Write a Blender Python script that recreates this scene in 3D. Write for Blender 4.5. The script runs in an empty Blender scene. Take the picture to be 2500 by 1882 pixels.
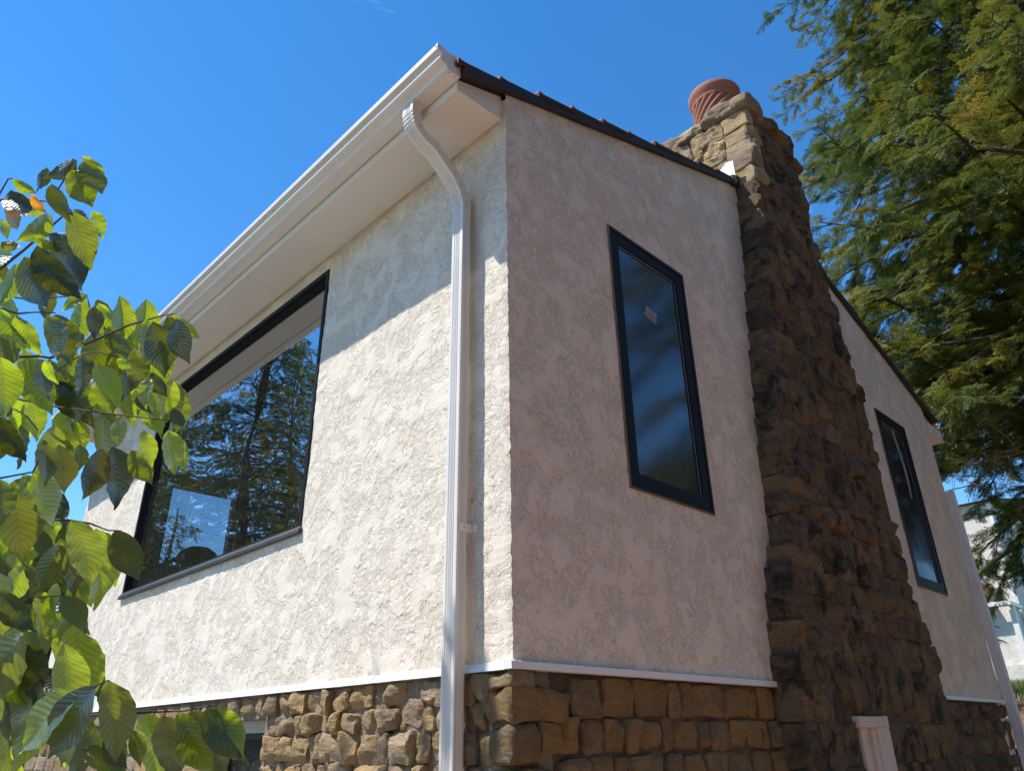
import bpy, bmesh, math, random
import numpy as np
from mathutils import Vector, Matrix, noise

scene = bpy.context.scene
COL = scene.collection
R = math.radians

# ---------------------------------------------------------------- camera
cam_data = bpy.data.cameras.new('camera')
cam = bpy.data.objects.new('camera', cam_data)
COL.objects.link(cam)
cam_data.sensor_width = 36.0
cam_data.lens = 25.935
cam_data.clip_start = 0.05
cam_data.clip_end = 2000
right = Vector((0.69919855, 0.71479364, -0.01383603))
up = Vector((0.31810374, -0.29371516, 0.90141079))
fwd = Vector((-0.64025885, 0.63466641, 0.43274375))
mw = Matrix((right, up, -fwd)).transposed().to_4x4()
mw.translation = Vector((2.356, -2.3105, 1.6))
cam.matrix_world = mw
scene.camera = cam

# ---------------------------------------------------------------- sky and sun
SUN_VEC = Vector((-0.8, -1.0, 2.08)).normalized()
SUN_EL = math.asin(SUN_VEC.z)
SUN_AZ = math.atan2(SUN_VEC.x, SUN_VEC.y)
world = bpy.data.worlds.new('World')
scene.world = world
world.use_nodes = True
wn, wl = world.node_tree.nodes, world.node_tree.links
sky = wn.new('ShaderNodeTexSky')
sky.sky_type = 'NISHITA'
sky.sun_disc = False
sky.sun_elevation = SUN_EL
sky.sun_rotation = SUN_AZ % (2 * math.pi)
sky.altitude = 300
sky.air_density = 0.9
sky.dust_density = 0.0
sky.ozone_density = 1.0
hs = wn.new('ShaderNodeHueSaturation')
hs.inputs['Saturation'].default_value = 1.34
wl.new(sky.outputs[0], hs.inputs['Color'])
# sparse wisps of high cirrus
tc = wn.new('ShaderNodeTexCoord')
mp = wn.new('ShaderNodeMapping')
mp.inputs['Scale'].default_value = (3.0, 3.0, 9.0)
wl.new(tc.outputs['Generated'], mp.inputs['Vector'])
cn = wn.new('ShaderNodeTexNoise')
cn.inputs['Scale'].default_value = 1.6
cn.inputs['Detail'].default_value = 7
cn.inputs['Roughness'].default_value = 0.62
cn.inputs['Distortion'].default_value = 0.5
wl.new(mp.outputs[0], cn.inputs['Vector'])
cr = wn.new('ShaderNodeMapRange')
cr.inputs['From Min'].default_value = 0.645
cr.inputs['From Max'].default_value = 0.86
cr.inputs['To Max'].default_value = 0.22
wl.new(cn.outputs['Fac'], cr.inputs['Value'])
cm = wn.new('ShaderNodeMix')
cm.data_type = 'RGBA'
wl.new(cr.outputs[0], cm.inputs['Factor'])
wl.new(hs.outputs[0], cm.inputs['A'])
cm.inputs['B'].default_value = (7.0, 7.6, 8.4, 1)
bg = wn['Background']
wl.new(cm.outputs['Result'], bg.inputs['Color'])
bg.inputs['Strength'].default_value = 0.15

sun_data = bpy.data.lights.new('sun', 'SUN')
sun_data.energy = 3.75
sun_data.angle = R(0.5)
sun_data.color = (1.0, 0.955, 0.88)
sun = bpy.data.objects.new('sun', sun_data)
COL.objects.link(sun)
sun.rotation_euler = SUN_VEC.to_track_quat('Z', 'Y').to_euler()
sun.location = (-8, -10, 21)

scene.render.engine = 'CYCLES'
vs = scene.view_settings
vs.view_transform = 'Standard'
vs.look = 'None'
vs.gamma = 1.0
vs.use_curve_mapping = False
vs.exposure = 0.80
scene.cycles.transparent_max_bounces = 16
scene.cycles.max_bounces = 8

# ---------------------------------------------------------------- helpers
def obj(name, me, mat=None, parent=None, smooth=False):
    if isinstance(me, bmesh.types.BMesh):
        bm = me
        me = bpy.data.meshes.new(name)
        bm.to_mesh(me)
        bm.free()
    o = bpy.data.objects.new(name, me)
    COL.objects.link(o)
    if mat and not me.materials:
        me.materials.append(mat)
    if parent:
        o.parent = parent
        if parent.type != 'EMPTY' or parent.location.length > 0:
            o.matrix_parent_inverse = parent.matrix_world.inverted()
    if smooth:
        me.polygons.foreach_set('use_smooth', [True] * len(me.polygons))
    return o

def pydata(name, verts, faces, mat=None, parent=None, smooth=False):
    me = bpy.data.meshes.new(name)
    me.from_pydata([tuple(v) for v in verts], [], faces)
    me.update()
    return obj(name, me, mat, parent, smooth)

def tag(o, label=None, cat=None, group=None, kind=None):
    if label: o['label'] = label
    if cat: o['category'] = cat
    if group: o['group'] = group
    if kind: o['kind'] = kind
    return o

def empty(name, loc=(0, 0, 0)):
    e = bpy.data.objects.new(name, None)
    e.empty_display_size = 0.2
    e.location = loc
    COL.objects.link(e)
    bpy.context.view_layer.update()
    return e

def bx(bm, lo, hi, bevel=0.0):
    """axis-aligned box between two corners added to a bmesh"""
    x0, y0, z0 = lo
    x1, y1, z1 = hi
    vs_ = [bm.verts.new(p) for p in ((x0, y0, z0), (x1, y0, z0), (x1, y1, z0), (x0, y1, z0),
                                     (x0, y0, z1), (x1, y0, z1), (x1, y1, z1), (x0, y1, z1))]
    fs = [bm.faces.new([vs_[i] for i in f]) for f in ((3, 2, 1, 0), (4, 5, 6, 7), (0, 1, 5, 4), (1, 2, 6, 5), (2, 3, 7, 6), (3, 0, 4, 7))]
    if bevel:
        es = list({e for f in fs for e in f.edges})
        bmesh.ops.bevel(bm, geom=es, offset=bevel, segments=2, affect='EDGES', profile=0.6)

def box(name, lo, hi, mat, parent=None, bevel=0.0):
    lo2 = [min(a, b) for a, b in zip(lo, hi)]
    hi2 = [max(a, b) for a, b in zip(lo, hi)]
    bm = bmesh.new()
    bx(bm, lo2, hi2, bevel)
    return obj(name, bm, mat, parent)

def prism(bm, poly, axis, a, b):
    """polygon in the two other axes swept along axis from a to b"""
    def P(p, t):
        if axis == 0: return (t, p[0], p[1])
        if axis == 1: return (p[0], t, p[1])
        return (p[0], p[1], t)
    v0 = [bm.verts.new(P(p, a)) for p in poly]
    v1 = [bm.verts.new(P(p, b)) for p in poly]
    n = len(poly)
    bm.faces.new(v0[::-1])
    bm.faces.new(v1)
    for i in range(n):
        bm.faces.new((v0[i], v0[(i + 1) % n], v1[(i + 1) % n], v1[i]))
    bmesh.ops.recalc_face_normals(bm, faces=bm.faces)

def tube_arrays(pts, radii, seg=8):
    pts = [Vector(p) for p in pts]
    V, Fc = [], []
    ref = Vector((0.31, 0.17, 0.93))
    for i, p in enumerate(pts):
        t = (pts[min(i + 1, len(pts) - 1)] - pts[max(i - 1, 0)]).normalized()
        a = t.cross(ref)
        if a.length < 1e-3: a = t.cross(Vector((1, 0, 0)))
        a.normalize()
        b = t.cross(a)
        for k in range(seg):
            th = 2 * math.pi * k / seg
            V.append(p + (a * math.cos(th) + b * math.sin(th)) * radii[i])
    for i in range(len(pts) - 1):
        for k in range(seg):
            k2 = (k + 1) % seg
            Fc.append((i * seg + k, i * seg + k2, (i + 1) * seg + k2, (i + 1) * seg + k))
    Fc.append(tuple(range(seg))[::-1])
    Fc.append(tuple((len(pts) - 1) * seg + k for k in range(seg)))
    return V, Fc

# ---------------------------------------------------------------- materials
def mat_new(name):
    m = bpy.data.materials.new(name)
    m.use_nodes = True
    nt = m.node_tree
    b = nt.nodes['Principled BSDF']
    return m, nt.nodes, nt.links, b

def plain(name, col, rough=0.5, metal=0.0, var=0.0, bump=0.0, scale=40.0, spec=0.5):
    m, n, l, b = mat_new(name)
    b.inputs['Roughness'].default_value = rough
    b.inputs['Metallic'].default_value = metal
    b.inputs['Specular IOR Level'].default_value = spec
    b.inputs['Base Color'].default_value = (*col, 1)
    if var or bump:
        t = n.new('ShaderNodeTexCoord')
        nz = n.new('ShaderNodeTexNoise')
        nz.inputs['Scale'].default_value = scale
        nz.inputs['Detail'].default_value = 6
        nz.inputs['Roughness'].default_value = 0.6
        l.new(t.outputs['Object'], nz.inputs['Vector'])
        if var:
            rp = n.new('ShaderNodeMix'); rp.data_type = 'RGBA'
            rp.inputs['A'].default_value = (*[c * (1 - var) for c in col], 1)
            rp.inputs['B'].default_value = (*[min(1, c * (1 + var)) for c in col], 1)
            nz2 = n.new('ShaderNodeTexNoise')
            nz2.inputs['Scale'].default_value = scale * 0.12
            nz2.inputs['Detail'].default_value = 5
            l.new(t.outputs['Object'], nz2.inputs['Vector'])
            l.new(nz2.outputs['Fac'], rp.inputs['Factor'])
            l.new(rp.outputs['Result'], b.inputs['Base Color'])
        if bump:
            bp = n.new('ShaderNodeBump')
            bp.inputs['Strength'].default_value = 1.0
            bp.inputs['Distance'].default_value = bump
            l.new(nz.outputs['Fac'], bp.inputs['Height'])
            l.new(bp.outputs[0], b.inputs['Normal'])
    return m

def math_node(n, op, a=None, b=None, clamp=False):
    x = n.new('ShaderNodeMath'); x.operation = op; x.use_clamp = clamp
    if isinstance(b, (int, float)): x.inputs[1].default_value = b
    if isinstance(a, (int, float)): x.inputs[0].default_value = a
    return x

def stucco_mat(name, col, col2, strength=1.0, rot=0.0, stretch=(1, 1, 1)):
    """skip-trowelled stucco: smooth floated patches with torn, sharp-edged pits between them"""
    m, n, l, b = mat_new(name)
    b.inputs['Roughness'].default_value = 0.92
    b.inputs['Specular IOR Level'].default_value = 0.15
    t = n.new('ShaderNodeTexCoord')
    mp = n.new('ShaderNodeMapping')
    mp.inputs['Scale'].default_value = stretch
    mp.inputs['Rotation'].default_value = (0, rot, 0)
    l.new(t.outputs['Object'], mp.inputs['Vector'])
    def nz(scale, det, rough, dist):
        x = n.new('ShaderNodeTexNoise')
        x.inputs['Scale'].default_value = scale
        x.inputs['Detail'].default_value = det
        x.inputs['Roughness'].default_value = rough
        x.inputs['Distortion'].default_value = dist
        l.new(mp.outputs[0], x.inputs['Vector'])
        return x
    def mr(src, a, bb, lo=0.0, hi=1.0):
        x = n.new('ShaderNodeMapRange')
        x.interpolation_type = 'SMOOTHSTEP'
        x.inputs['From Min'].default_value = a
        x.inputs['From Max'].default_value = bb
        x.inputs['To Min'].default_value = lo
        x.inputs['To Max'].default_value = hi
        l.new(src, x.inputs['Value'])
        return x.outputs[0]
    patch = mr(nz(5.0, 6, 0.66, 0.3).outputs['Fac'], 0.42, 0.58)          # 1 = torn area
    tn = nz(21, 7, 0.66, 0.1).outputs['Fac']
    t1 = mr(tn, 0.500, 0.520)                                             # sharp edged plates, torn at two levels
    t2 = mr(tn, 0.425, 0.445)
    ta = n.new('ShaderNodeMath'); ta.operation = 'MULTIPLY_ADD'; l.new(t2, ta.inputs[0]); ta.inputs[1].default_value = 0.7; l.new(t1, ta.inputs[2])
    tear = ta.outputs[0]
    fine = nz(120, 4, 0.7, 0.0).outputs['Fac']
    wave = nz(2.2, 2, 0.5, 0.4).outputs['Fac']
    tp = n.new('ShaderNodeMath'); tp.operation = 'MULTIPLY'
    l.new(patch, tp.inputs[0]); l.new(tear, tp.inputs[1])
    h1 = n.new('ShaderNodeMath'); h1.operation = 'MULTIPLY'
    l.new(tp.outputs[0], h1.inputs[0]); h1.inputs[1].default_value = -0.55
    h2 = n.new('ShaderNodeMath'); h2.operation = 'MULTIPLY_ADD'
    l.new(fine, h2.inputs[0]); h2.inputs[1].default_value = 0.16; l.new(h1.outputs[0], h2.inputs[2])
    h3 = n.new('ShaderNodeMath'); h3.operation = 'MULTIPLY_ADD'
    l.new(wave, h3.inputs[0]); h3.inputs[1].default_value = 1.0; l.new(h2.outputs[0], h3.inputs[2])
    # trowel strokes: fine arcs inside the floated patches
    st = n.new('ShaderNodeTexWave')
    st.wave_type = 'RINGS'; st.rings_direction = 'SPHERICAL'
    st.inputs['Scale'].default_value = 9
    st.inputs['Distortion'].default_value = 5
    st.inputs['Detail'].default_value = 3
    st.inputs['Detail Scale'].default_value = 0.7
    l.new(mp.outputs[0], st.inputs['Vector'])
    h4 = n.new('ShaderNodeMath'); h4.operation = 'MULTIPLY_ADD'
    l.new(st.outputs['Fac'], h4.inputs[0]); h4.inputs[1].default_value = 0.05; l.new(h3.outputs[0], h4.inputs[2])
    bp = n.new('ShaderNodeBump')
    bp.inputs['Strength'].default_value = strength
    bp.inputs['Distance'].default_value = 0.0072
    l.new(h4.outputs[0], bp.inputs['Height'])
    l.new(bp.outputs[0], b.inputs['Normal'])
    mx = n.new('ShaderNodeMix'); mx.data_type = 'RGBA'
    mx.inputs['A'].default_value = (*col, 1); mx.inputs['B'].default_value = (*col2, 1)
    f1 = mr(nz(3.0, 6, 0.65, 0.5).outputs['Fac'], 0.35, 0.75, 0.0, 0.40)
    f2 = n.new('ShaderNodeMath'); f2.operation = 'MULTIPLY_ADD'
    l.new(tp.outputs[0], f2.inputs[0]); f2.inputs[1].default_value = 0.05; l.new(f1, f2.inputs[2])
    md = n.new('ShaderNodeMapping'); md.inputs['Scale'].default_value = (1, 1, 0.10)
    l.new(t.outputs['Object'], md.inputs['Vector'])
    dn = n.new('ShaderNodeTexNoise'); dn.inputs['Scale'].default_value = 9; dn.inputs['Detail'].default_value = 6; dn.inputs['Roughness'].default_value = 0.65
    l.new(md.outputs[0], dn.inputs['Vector'])
    f3 = n.new('ShaderNodeMath'); f3.operation = 'ADD'; f3.use_clamp = True
    l.new(mr(dn.outputs['Fac'], 0.55, 0.75, 0.0, 0.22), f3.inputs[0]); l.new(f2.outputs[0], f3.inputs[1])
    l.new(f3.outputs[0], mx.inputs['Factor'])
    l.new(mx.outputs['Result'], b.inputs['Base Color'])
    return m

def stone_mat(name, cols, dark, dark_amt, bump=0.012):
    """weathered sandstone: tint differs from stone to stone, black lichen blotches, bedded grain"""
    m, n, l, b = mat_new(name)
    b.inputs['Roughness'].default_value = 0.9
    b.inputs['Specular IOR Level'].default_value = 0.2
    t = n.new('ShaderNodeTexCoord')
    info = n.new('ShaderNodeObjectInfo')
    geo = n.new('ShaderNodeNewGeometry')
    rp = n.new('ShaderNodeValToRGB')
    e = rp.color_ramp.elements
    e[0].position = 0.0; e[0].color = (*cols[0], 1)
    e[1].position = 1.0; e[1].color = (*cols[-1], 1)
    for i, c in enumerate(cols[1:-1]):
        x = e.new((i + 1) / (len(cols) - 1)); x.color = (*c, 1)
    n0 = n.new('ShaderNodeTexNoise')
    n0.inputs['Scale'].default_value = 7; n0.inputs['Detail'].default_value = 7; n0.inputs['Roughness'].default_value = 0.65
    l.new(geo.outputs['Position'], n0.inputs['Vector'])
    ad = n.new('ShaderNodeMath'); ad.operation = 'MULTIPLY_ADD'
    l.new(n0.outputs['Fac'], ad.inputs[0]); ad.inputs[1].default_value = 0.9; 
    sb = n.new('ShaderNodeMath'); sb.operation = 'SUBTRACT'; l.new(info.outputs['Random'], sb.inputs[0]); sb.inputs[1].default_value = 0.45
    l.new(sb.outputs[0], ad.inputs[2])
    l.new(ad.outputs[0], rp.inputs['Fac'])
    n1 = n.new('ShaderNodeTexNoise')
    n1.inputs['Scale'].default_value = 4.2; n1.inputs['Detail'].default_value = 8; n1.inputs['Roughness'].default_value = 0.7; n1.inputs['Distortion'].default_value = 0.6
    l.new(geo.outputs['Position'], n1.inputs['Vector'])
    mr = n.new('ShaderNodeMapRange'); mr.interpolation_type = 'SMOOTHSTEP'
    mr.inputs['From Min'].default_value = 0.66 - 0.3 * dark_amt; mr.inputs['From Max'].default_value = 0.80 - 0.3 * dark_amt
    mr.inputs['To Max'].default_value = 0.85
    l.new(n1.outputs['Fac'], mr.inputs['Value'])
    mx = n.new('ShaderNodeMix'); mx.data_type = 'RGBA'
    l.new(mr.outputs[0], mx.inputs['Factor']); l.new(rp.outputs[0], mx.inputs['A']); mx.inputs['B'].default_value = (*dark, 1)
    n2 = n.new('ShaderNodeTexNoise')
    n2.inputs['Scale'].default_value = 60; n2.inputs['Detail'].default_value = 6; n2.inputs['Roughness'].default_value = 0.7
    l.new(geo.outputs['Position'], n2.inputs['Vector'])
    mul = n.new('ShaderNodeMix'); mul.data_type = 'RGBA'; mul.blend_type = 'MULTIPLY'; mul.inputs['Factor'].default_value = 0.55
    gr = n.new('ShaderNodeMapRange'); gr.inputs['From Min'].default_value = 0.25; gr.inputs['From Max'].default_value = 0.7; gr.inputs['To Min'].default_value = 0.45; gr.inputs['To Max'].default_value = 1.15
    l.new(n2.outputs['Fac'], gr.inputs['Value'])
    l.new(mx.outputs['Result'], mul.inputs['A']); l.new(gr.outputs[0], mul.inputs['B'])
    l.new(mul.outputs['Result'], b.inputs['Base Color'])
    # bedding: noise squeezed vertically + grain
    mp = n.new('ShaderNodeMapping'); mp.inputs['Scale'].default_value = (1, 1, 2.6)
    l.new(geo.outputs['Position'], mp.inputs['Vector'])
    n3 = n.new('ShaderNodeTexNoise'); n3.inputs['Scale'].default_value = 16; n3.inputs['Detail'].default_value = 7; n3.inputs['Roughness'].default_value = 0.68; n3.inputs['Distortion'].default_value = 0.7
    l.new(mp.outputs[0], n3.inputs['Vector'])
    hm = n.new('ShaderNodeMath'); hm.operation = 'MULTIPLY_ADD'
    l.new(n2.outputs['Fac'], hm.inputs[0]); hm.inputs[1].default_value = 0.35; l.new(n3.outputs['Fac'], hm.inputs[2])
    bp = n.new('ShaderNodeBump'); bp.inputs['Distance'].default_value = bump * 1.8; bp.inputs['Strength'].default_value = 0.9
    l.new(hm.outputs[0], bp.inputs['Height']); l.new(bp.outputs[0], b.inputs['Normal'])
    return m

def glass_mat(name, tint=(0.93, 0.97, 0.96), ior=1.9, dirt=0.02, coat=0.38, rough=0.0):
    """window pane: sees through and mirrors by Fresnel (double glazing), with a little dust"""
    m = bpy.data.materials.new(name); m.use_nodes = True
    n, l = m.node_tree.nodes, m.node_tree.links
    n.remove(n['Principled BSDF'])
    out = n['Material Output']
    tr = n.new('ShaderNodeBsdfTransparent'); tr.inputs['Color'].default_value = (*tint, 1)
    gl = n.new('ShaderNodeBsdfGlossy'); gl.inputs['Roughness'].default_value = rough; gl.inputs['Color'].default_value = (0.95, 0.97, 1.0, 1)
    fr = n.new('ShaderNodeFresnel'); fr.inputs['IOR'].default_value = ior
    # slight waviness of the sheet
    t = n.new('ShaderNodeTexCoord'); nz = n.new('ShaderNodeTexNoise'); nz.inputs['Scale'].default_value = 1.6; nz.inputs['Detail'].default_value = 1
    l.new(t.outputs['Object'], nz.inputs['Vector'])
    bp = n.new('ShaderNodeBump'); bp.inputs['Distance'].default_value = 0.006; bp.inputs['Strength'].default_value = 0.6
    l.new(nz.outputs['Fac'], bp.inputs['Height']); l.new(bp.outputs[0], gl.inputs['Normal'])
    mx = n.new('ShaderNodeMixShader')
    co = n.new('ShaderNodeMath'); co.operation = 'MULTIPLY_ADD'; co.inputs[1].default_value = 0.85; co.inputs[2].default_value = coat; co.use_clamp = True
    l.new(fr.outputs[0], co.inputs[0]); l.new(co.outputs[0], mx.inputs[0]); l.new(tr.outputs[0], mx.inputs[1]); l.new(gl.outputs[0], mx.inputs[2])
    df = n.new('ShaderNodeBsdfDiffuse'); df.inputs['Color'].default_value = (0.5, 0.48, 0.44, 1)
    d1 = n.new('ShaderNodeTexNoise'); d1.inputs['Scale'].default_value = 55; d1.inputs['Detail'].default_value = 8; d1.inputs['Roughness'].default_value = 0.75
    l.new(t.outputs['Object'], d1.inputs['Vector'])
    dm = n.new('ShaderNodeMapRange'); dm.inputs['From Min'].default_value = 0.5; dm.inputs['From Max'].default_value = 0.85; dm.inputs['To Min'].default_value = dirt * 0.4; dm.inputs['To Max'].default_value = dirt * 9
    l.new(d1.outputs['Fac'], dm.inputs['Value'])
    m2 = n.new('ShaderNodeMixShader')
    l.new(dm.outputs[0], m2.inputs[0]); l.new(mx.outputs[0], m2.inputs[1]); l.new(df.outputs[0], m2.inputs[2])
    l.new(m2.outputs[0], out.inputs['Surface'])
    return m

def leaf_mat(name, top, back_lit, gloss=0.36, attr=None):
    """leaf blade: uv.x across (-1..1 stored as 0..1), uv.y along; veins press into the blade; light shines through"""
    m = bpy.data.materials.new(name); m.use_nodes = True
    n, l = m.node_tree.nodes, m.node_tree.links
    n.remove(n['Principled BSDF'])
    out = n['Material Output']
    uv = n.new('ShaderNodeUVMap')
    sp = n.new('ShaderNodeSeparateXYZ'); l.new(uv.outputs[0], sp.inputs[0])
    def M(op, a, b=None, c=None):
        x = n.new('ShaderNodeMath'); x.operation = op
        for i, v in enumerate((a, b, c)):
            if v is None: continue
            if isinstance(v, (int, float)): x.inputs[i].default_value = v
            else: l.new(v, x.inputs[i])
        return x.outputs[0]
    au = M('ABSOLUTE', M('MULTIPLY_ADD', sp.outputs['X'], 2.0, -1.0))
    ph = M('MULTIPLY', M('SUBTRACT', sp.outputs['Y'], M('MULTIPLY', au, 0.20)), 12.0)
    saw = M('PINGPONG', ph, 0.5)                      # 0 at a side vein, 0.5 between veins
    side = M('SMOOTH_MIN', M('MULTIPLY', saw, 2.6), 1.0, 0.3)
    mid = M('SMOOTH_MIN', M('MULTIPLY', au, 14.0), 1.0, 0.3)
    vein = M('MULTIPLY', side, mid)                   # low on veins
    tc_ = n.new('ShaderNodeTexCoord')
    nz = n.new('ShaderNodeTexNoise'); nz.inputs['Scale'].default_value = 42; nz.inputs['Detail'].default_value = 4
    l.new(uv.outputs[0], nz.inputs['Vector'])
    hgt = M('ADD', M('MULTIPLY', side, 1.0), M('MULTIPLY', nz.outputs['Fac'], 0.55))
    hgt = M('ADD', hgt, M('MULTIPLY', mid, 0.6))
    bp = n.new('ShaderNodeBump'); bp.inputs['Distance'].default_value = 0.0011; bp.inputs['Strength'].default_value = 0.6
    l.new(hgt, bp.inputs['Height'])
    info = n.new('ShaderNodeObjectInfo')
    hsv = n.new('ShaderNodeHueSaturation')
    hsv.inputs['Color'].default_value = (*top, 1)
    l.new(M('MULTIPLY_ADD', info.outputs['Random'], 0.7, 0.65), hsv.inputs['Value'])
    l.new(M('MULTIPLY_ADD', info.outputs['Random'], -0.03, 0.515), hsv.inputs['Hue'])
    hst = n.new('ShaderNodeHueSaturation')
    hst.inputs['Color'].default_value = (*back_lit, 1)
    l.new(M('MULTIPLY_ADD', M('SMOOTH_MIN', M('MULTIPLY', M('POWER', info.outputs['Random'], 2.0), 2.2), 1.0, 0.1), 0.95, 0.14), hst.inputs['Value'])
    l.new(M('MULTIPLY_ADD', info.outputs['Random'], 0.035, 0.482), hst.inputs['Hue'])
    mt = n.new('ShaderNodeMix'); mt.data_type = 'RGBA'; mt.blend_type = 'MULTIPLY'; mt.inputs['Factor'].default_value = 1.0
    l.new(hst.outputs[0], mt.inputs['A'])
    vv = n.new('ShaderNodeMapRange'); vv.inputs['To Min'].default_value = 0.72; vv.inputs['To Max'].default_value = 1.05
    l.new(vein, vv.inputs['Value']); l.new(vv.outputs[0], mt.inputs['B'])
    # brown specks and holes-to-be
    sn = n.new('ShaderNodeTexNoise'); sn.inputs['Scale'].default_value = 9; sn.inputs['Detail'].default_value = 6
    av = n.new('ShaderNodeVectorMath'); av.operation = 'ADD'
    l.new(uv.outputs[0], av.inputs[0])
    rv = n.new('ShaderNodeCombineXYZ'); l.new(M('MULTIPLY', info.outputs['Random'], 37.0), rv.inputs['X']); l.new(rv.outputs[0], av.inputs[1])
    l.new(av.outputs[0], sn.inputs['Vector'])
    sm = n.new('ShaderNodeMapRange'); sm.inputs['From Min'].default_value = 0.68; sm.inputs['From Max'].default_value = 0.74; sm.inputs['To Max'].default_value = 0.75
    l.new(sn.outputs['Fac'], sm.inputs['Value'])
    sd = n.new('ShaderNodeMix'); sd.data_type = 'RGBA'; l.new(sm.outputs[0], sd.inputs['Factor']); l.new(hsv.outputs[0], sd.inputs['A']); sd.inputs['B'].default_value = (0.16, 0.12, 0.06, 1)
    df = n.new('ShaderNodeBsdfDiffuse'); l.new(sd.outputs['Result'], df.inputs['Color']); l.new(bp.outputs[0], df.inputs['Normal'])
    tl = n.new('ShaderNodeBsdfTranslucent'); l.new(mt.outputs['Result'], tl.inputs['Color'])
    a = n.new('ShaderNodeAddShader'); l.new(df.outputs[0], a.inputs[0]); l.new(tl.outputs[0], a.inputs[1])
    gl = n.new('ShaderNodeBsdfGlossy'); gl.inputs['Roughness'].default_value = gloss; l.new(bp.outputs[0], gl.inputs['Normal'])
    gl.inputs['Color'].default_value = (0.9, 0.95, 1.0, 1)
    lw = n.new('ShaderNodeLayerWeight'); lw.inputs['Blend'].default_value = 0.5
    mx = n.new('ShaderNodeMixShader'); l.new(M('MULTIPLY_ADD', M('POWER', lw.outputs['Facing'], 3.0), 0.30, 0.065), mx.inputs[0]); l.new(a.outputs[0], mx.inputs[1]); l.new(gl.outputs[0], mx.inputs[2])
    l.new(mx.outputs[0], out.inputs['Surface'])
    return m

def needle_mat(name):
    """conifer sprays; the 'tint' attribute runs from deep green to yellow and brown sprays"""
    m = bpy.data.materials.new(name); m.use_nodes = True
    n, l = m.node_tree.nodes, m.node_tree.links
    n.remove(n['Principled BSDF'])
    at = n.new('ShaderNodeAttribute'); at.attribute_name = 'tint'
    rp = n.new('ShaderNodeValToRGB'); e = rp.color_ramp.elements
    e[0].position = 0.0; e[0].color = (0.026, 0.056, 0.02, 1)
    e[1].position = 1.0; e[1].color = (0.36, 0.21, 0.06, 1)
    for p, c in ((0.35, (0.10, 0.145, 0.028)), (0.62, (0.21, 0.225, 0.035)), (0.85, (0.34, 0.27, 0.035))):
        x = e.new(p); x.color = (*c, 1)
    inf = n.new('ShaderNodeObjectInfo')
    mad = n.new('ShaderNodeMath'); mad.operation = 'MULTIPLY_ADD'; mad.inputs[1].default_value = 0.24
    l.new(inf.outputs['Random'], mad.inputs[0]); l.new(at.outputs['Fac'], mad.inputs[2])
    sbt = n.new('ShaderNodeMath'); sbt.operation = 'SUBTRACT'; sbt.inputs[1].default_value = 0.12
    l.new(mad.outputs[0], sbt.inputs[0]); l.new(sbt.outputs[0], rp.inputs['Fac'])
    df = n.new('ShaderNodeBsdfDiffuse'); l.new(rp.outputs[0], df.inputs['Color'])
    tl = n.new('ShaderNodeBsdfTranslucent'); l.new(rp.outputs[0], tl.inputs['Color'])
    a = n.new('ShaderNodeMixShader'); a.inputs[0].default_value = 0.42; l.new(df.outputs[0], a.inputs[1]); l.new(tl.outputs[0], a.inputs[2])
    gl = n.new('ShaderNodeBsdfGlossy'); gl.inputs['Roughness'].default_value = 0.5
    mx = n.new('ShaderNodeMixShader'); mx.inputs[0].default_value = 0.025; l.new(a.outputs[0], mx.inputs[1]); l.new(gl.outputs[0], mx.inputs[2])
    l.new(mx.outputs[0], n['Material Output'].inputs['Surface'])
    return m

MAT = {}
MAT['stucco'] = stucco_mat('stucco', (0.81, 0.728, 0.615), (0.69, 0.585, 0.445))
MAT['stucco_far'] = stucco_mat('stucco_far', (0.72, 0.67, 0.60), (0.6, 0.54, 0.46), 0.8)
MAT['white_metal'] = plain('white_metal', (0.76, 0.735, 0.69), 0.42, var=0.09, scale=30)
MAT['soffit'] = plain('soffit_paint', (0.80, 0.76, 0.70), 0.6, var=0.05, scale=14)
MAT['trim'] = plain('trim_paint', (0.80, 0.78, 0.76), 0.45, var=0.05, scale=25)
MAT['rake'] = plain('rake_metal', (0.04, 0.04, 0.038), 0.6, var=0.35, scale=30, spec=0.2)
MAT['tile'] = plain('roof_tile', (0.06, 0.03, 0.022), 0.85, var=0.5, bump=0.004, scale=60)
MAT['clay'] = plain('terracotta', (0.36, 0.14, 0.085), 0.85, var=0.22, bump=0.0025, scale=50)
MAT['frame'] = plain('window_frame_black', (0.009, 0.0095, 0.012), 0.5, var=0.3, scale=30, spec=0.2)
MAT['sill'] = plain('weathered_sill', (0.022, 0.022, 0.026), 0.55, var=0.7, bump=0.003, scale=70)
MAT['glass'] = glass_mat('window_glass')
MAT['glass2'] = glass_mat('window_glass_small', (0.80, 0.86, 0.95), 1.5, 0.045, 0.10, 0.10)
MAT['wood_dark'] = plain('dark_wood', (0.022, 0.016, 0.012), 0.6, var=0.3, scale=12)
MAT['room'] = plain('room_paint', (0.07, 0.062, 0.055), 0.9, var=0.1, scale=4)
MAT['dark'] = plain('dark_object', (0.02, 0.02, 0.02), 0.6, var=0.2)
MAT['mortar'] = plain('mortar', (0.29, 0.235, 0.18), 0.95, var=0.35, bump=0.02, scale=75)
MAT['mortar_dark'] = plain('mortar_darker', (0.12, 0.092, 0.068), 0.95, var=0.4, bump=0.02, scale=75)  # darker mortar for the gable base and the chimney
MAT['stone'] = stone_mat('sandstone', [(0.24, 0.175, 0.11), (0.36, 0.25, 0.135), (0.45, 0.30, 0.14), (0.30, 0.22, 0.16), (0.48, 0.36, 0.21)], (0.075, 0.062, 0.052), 0.12)
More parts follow.
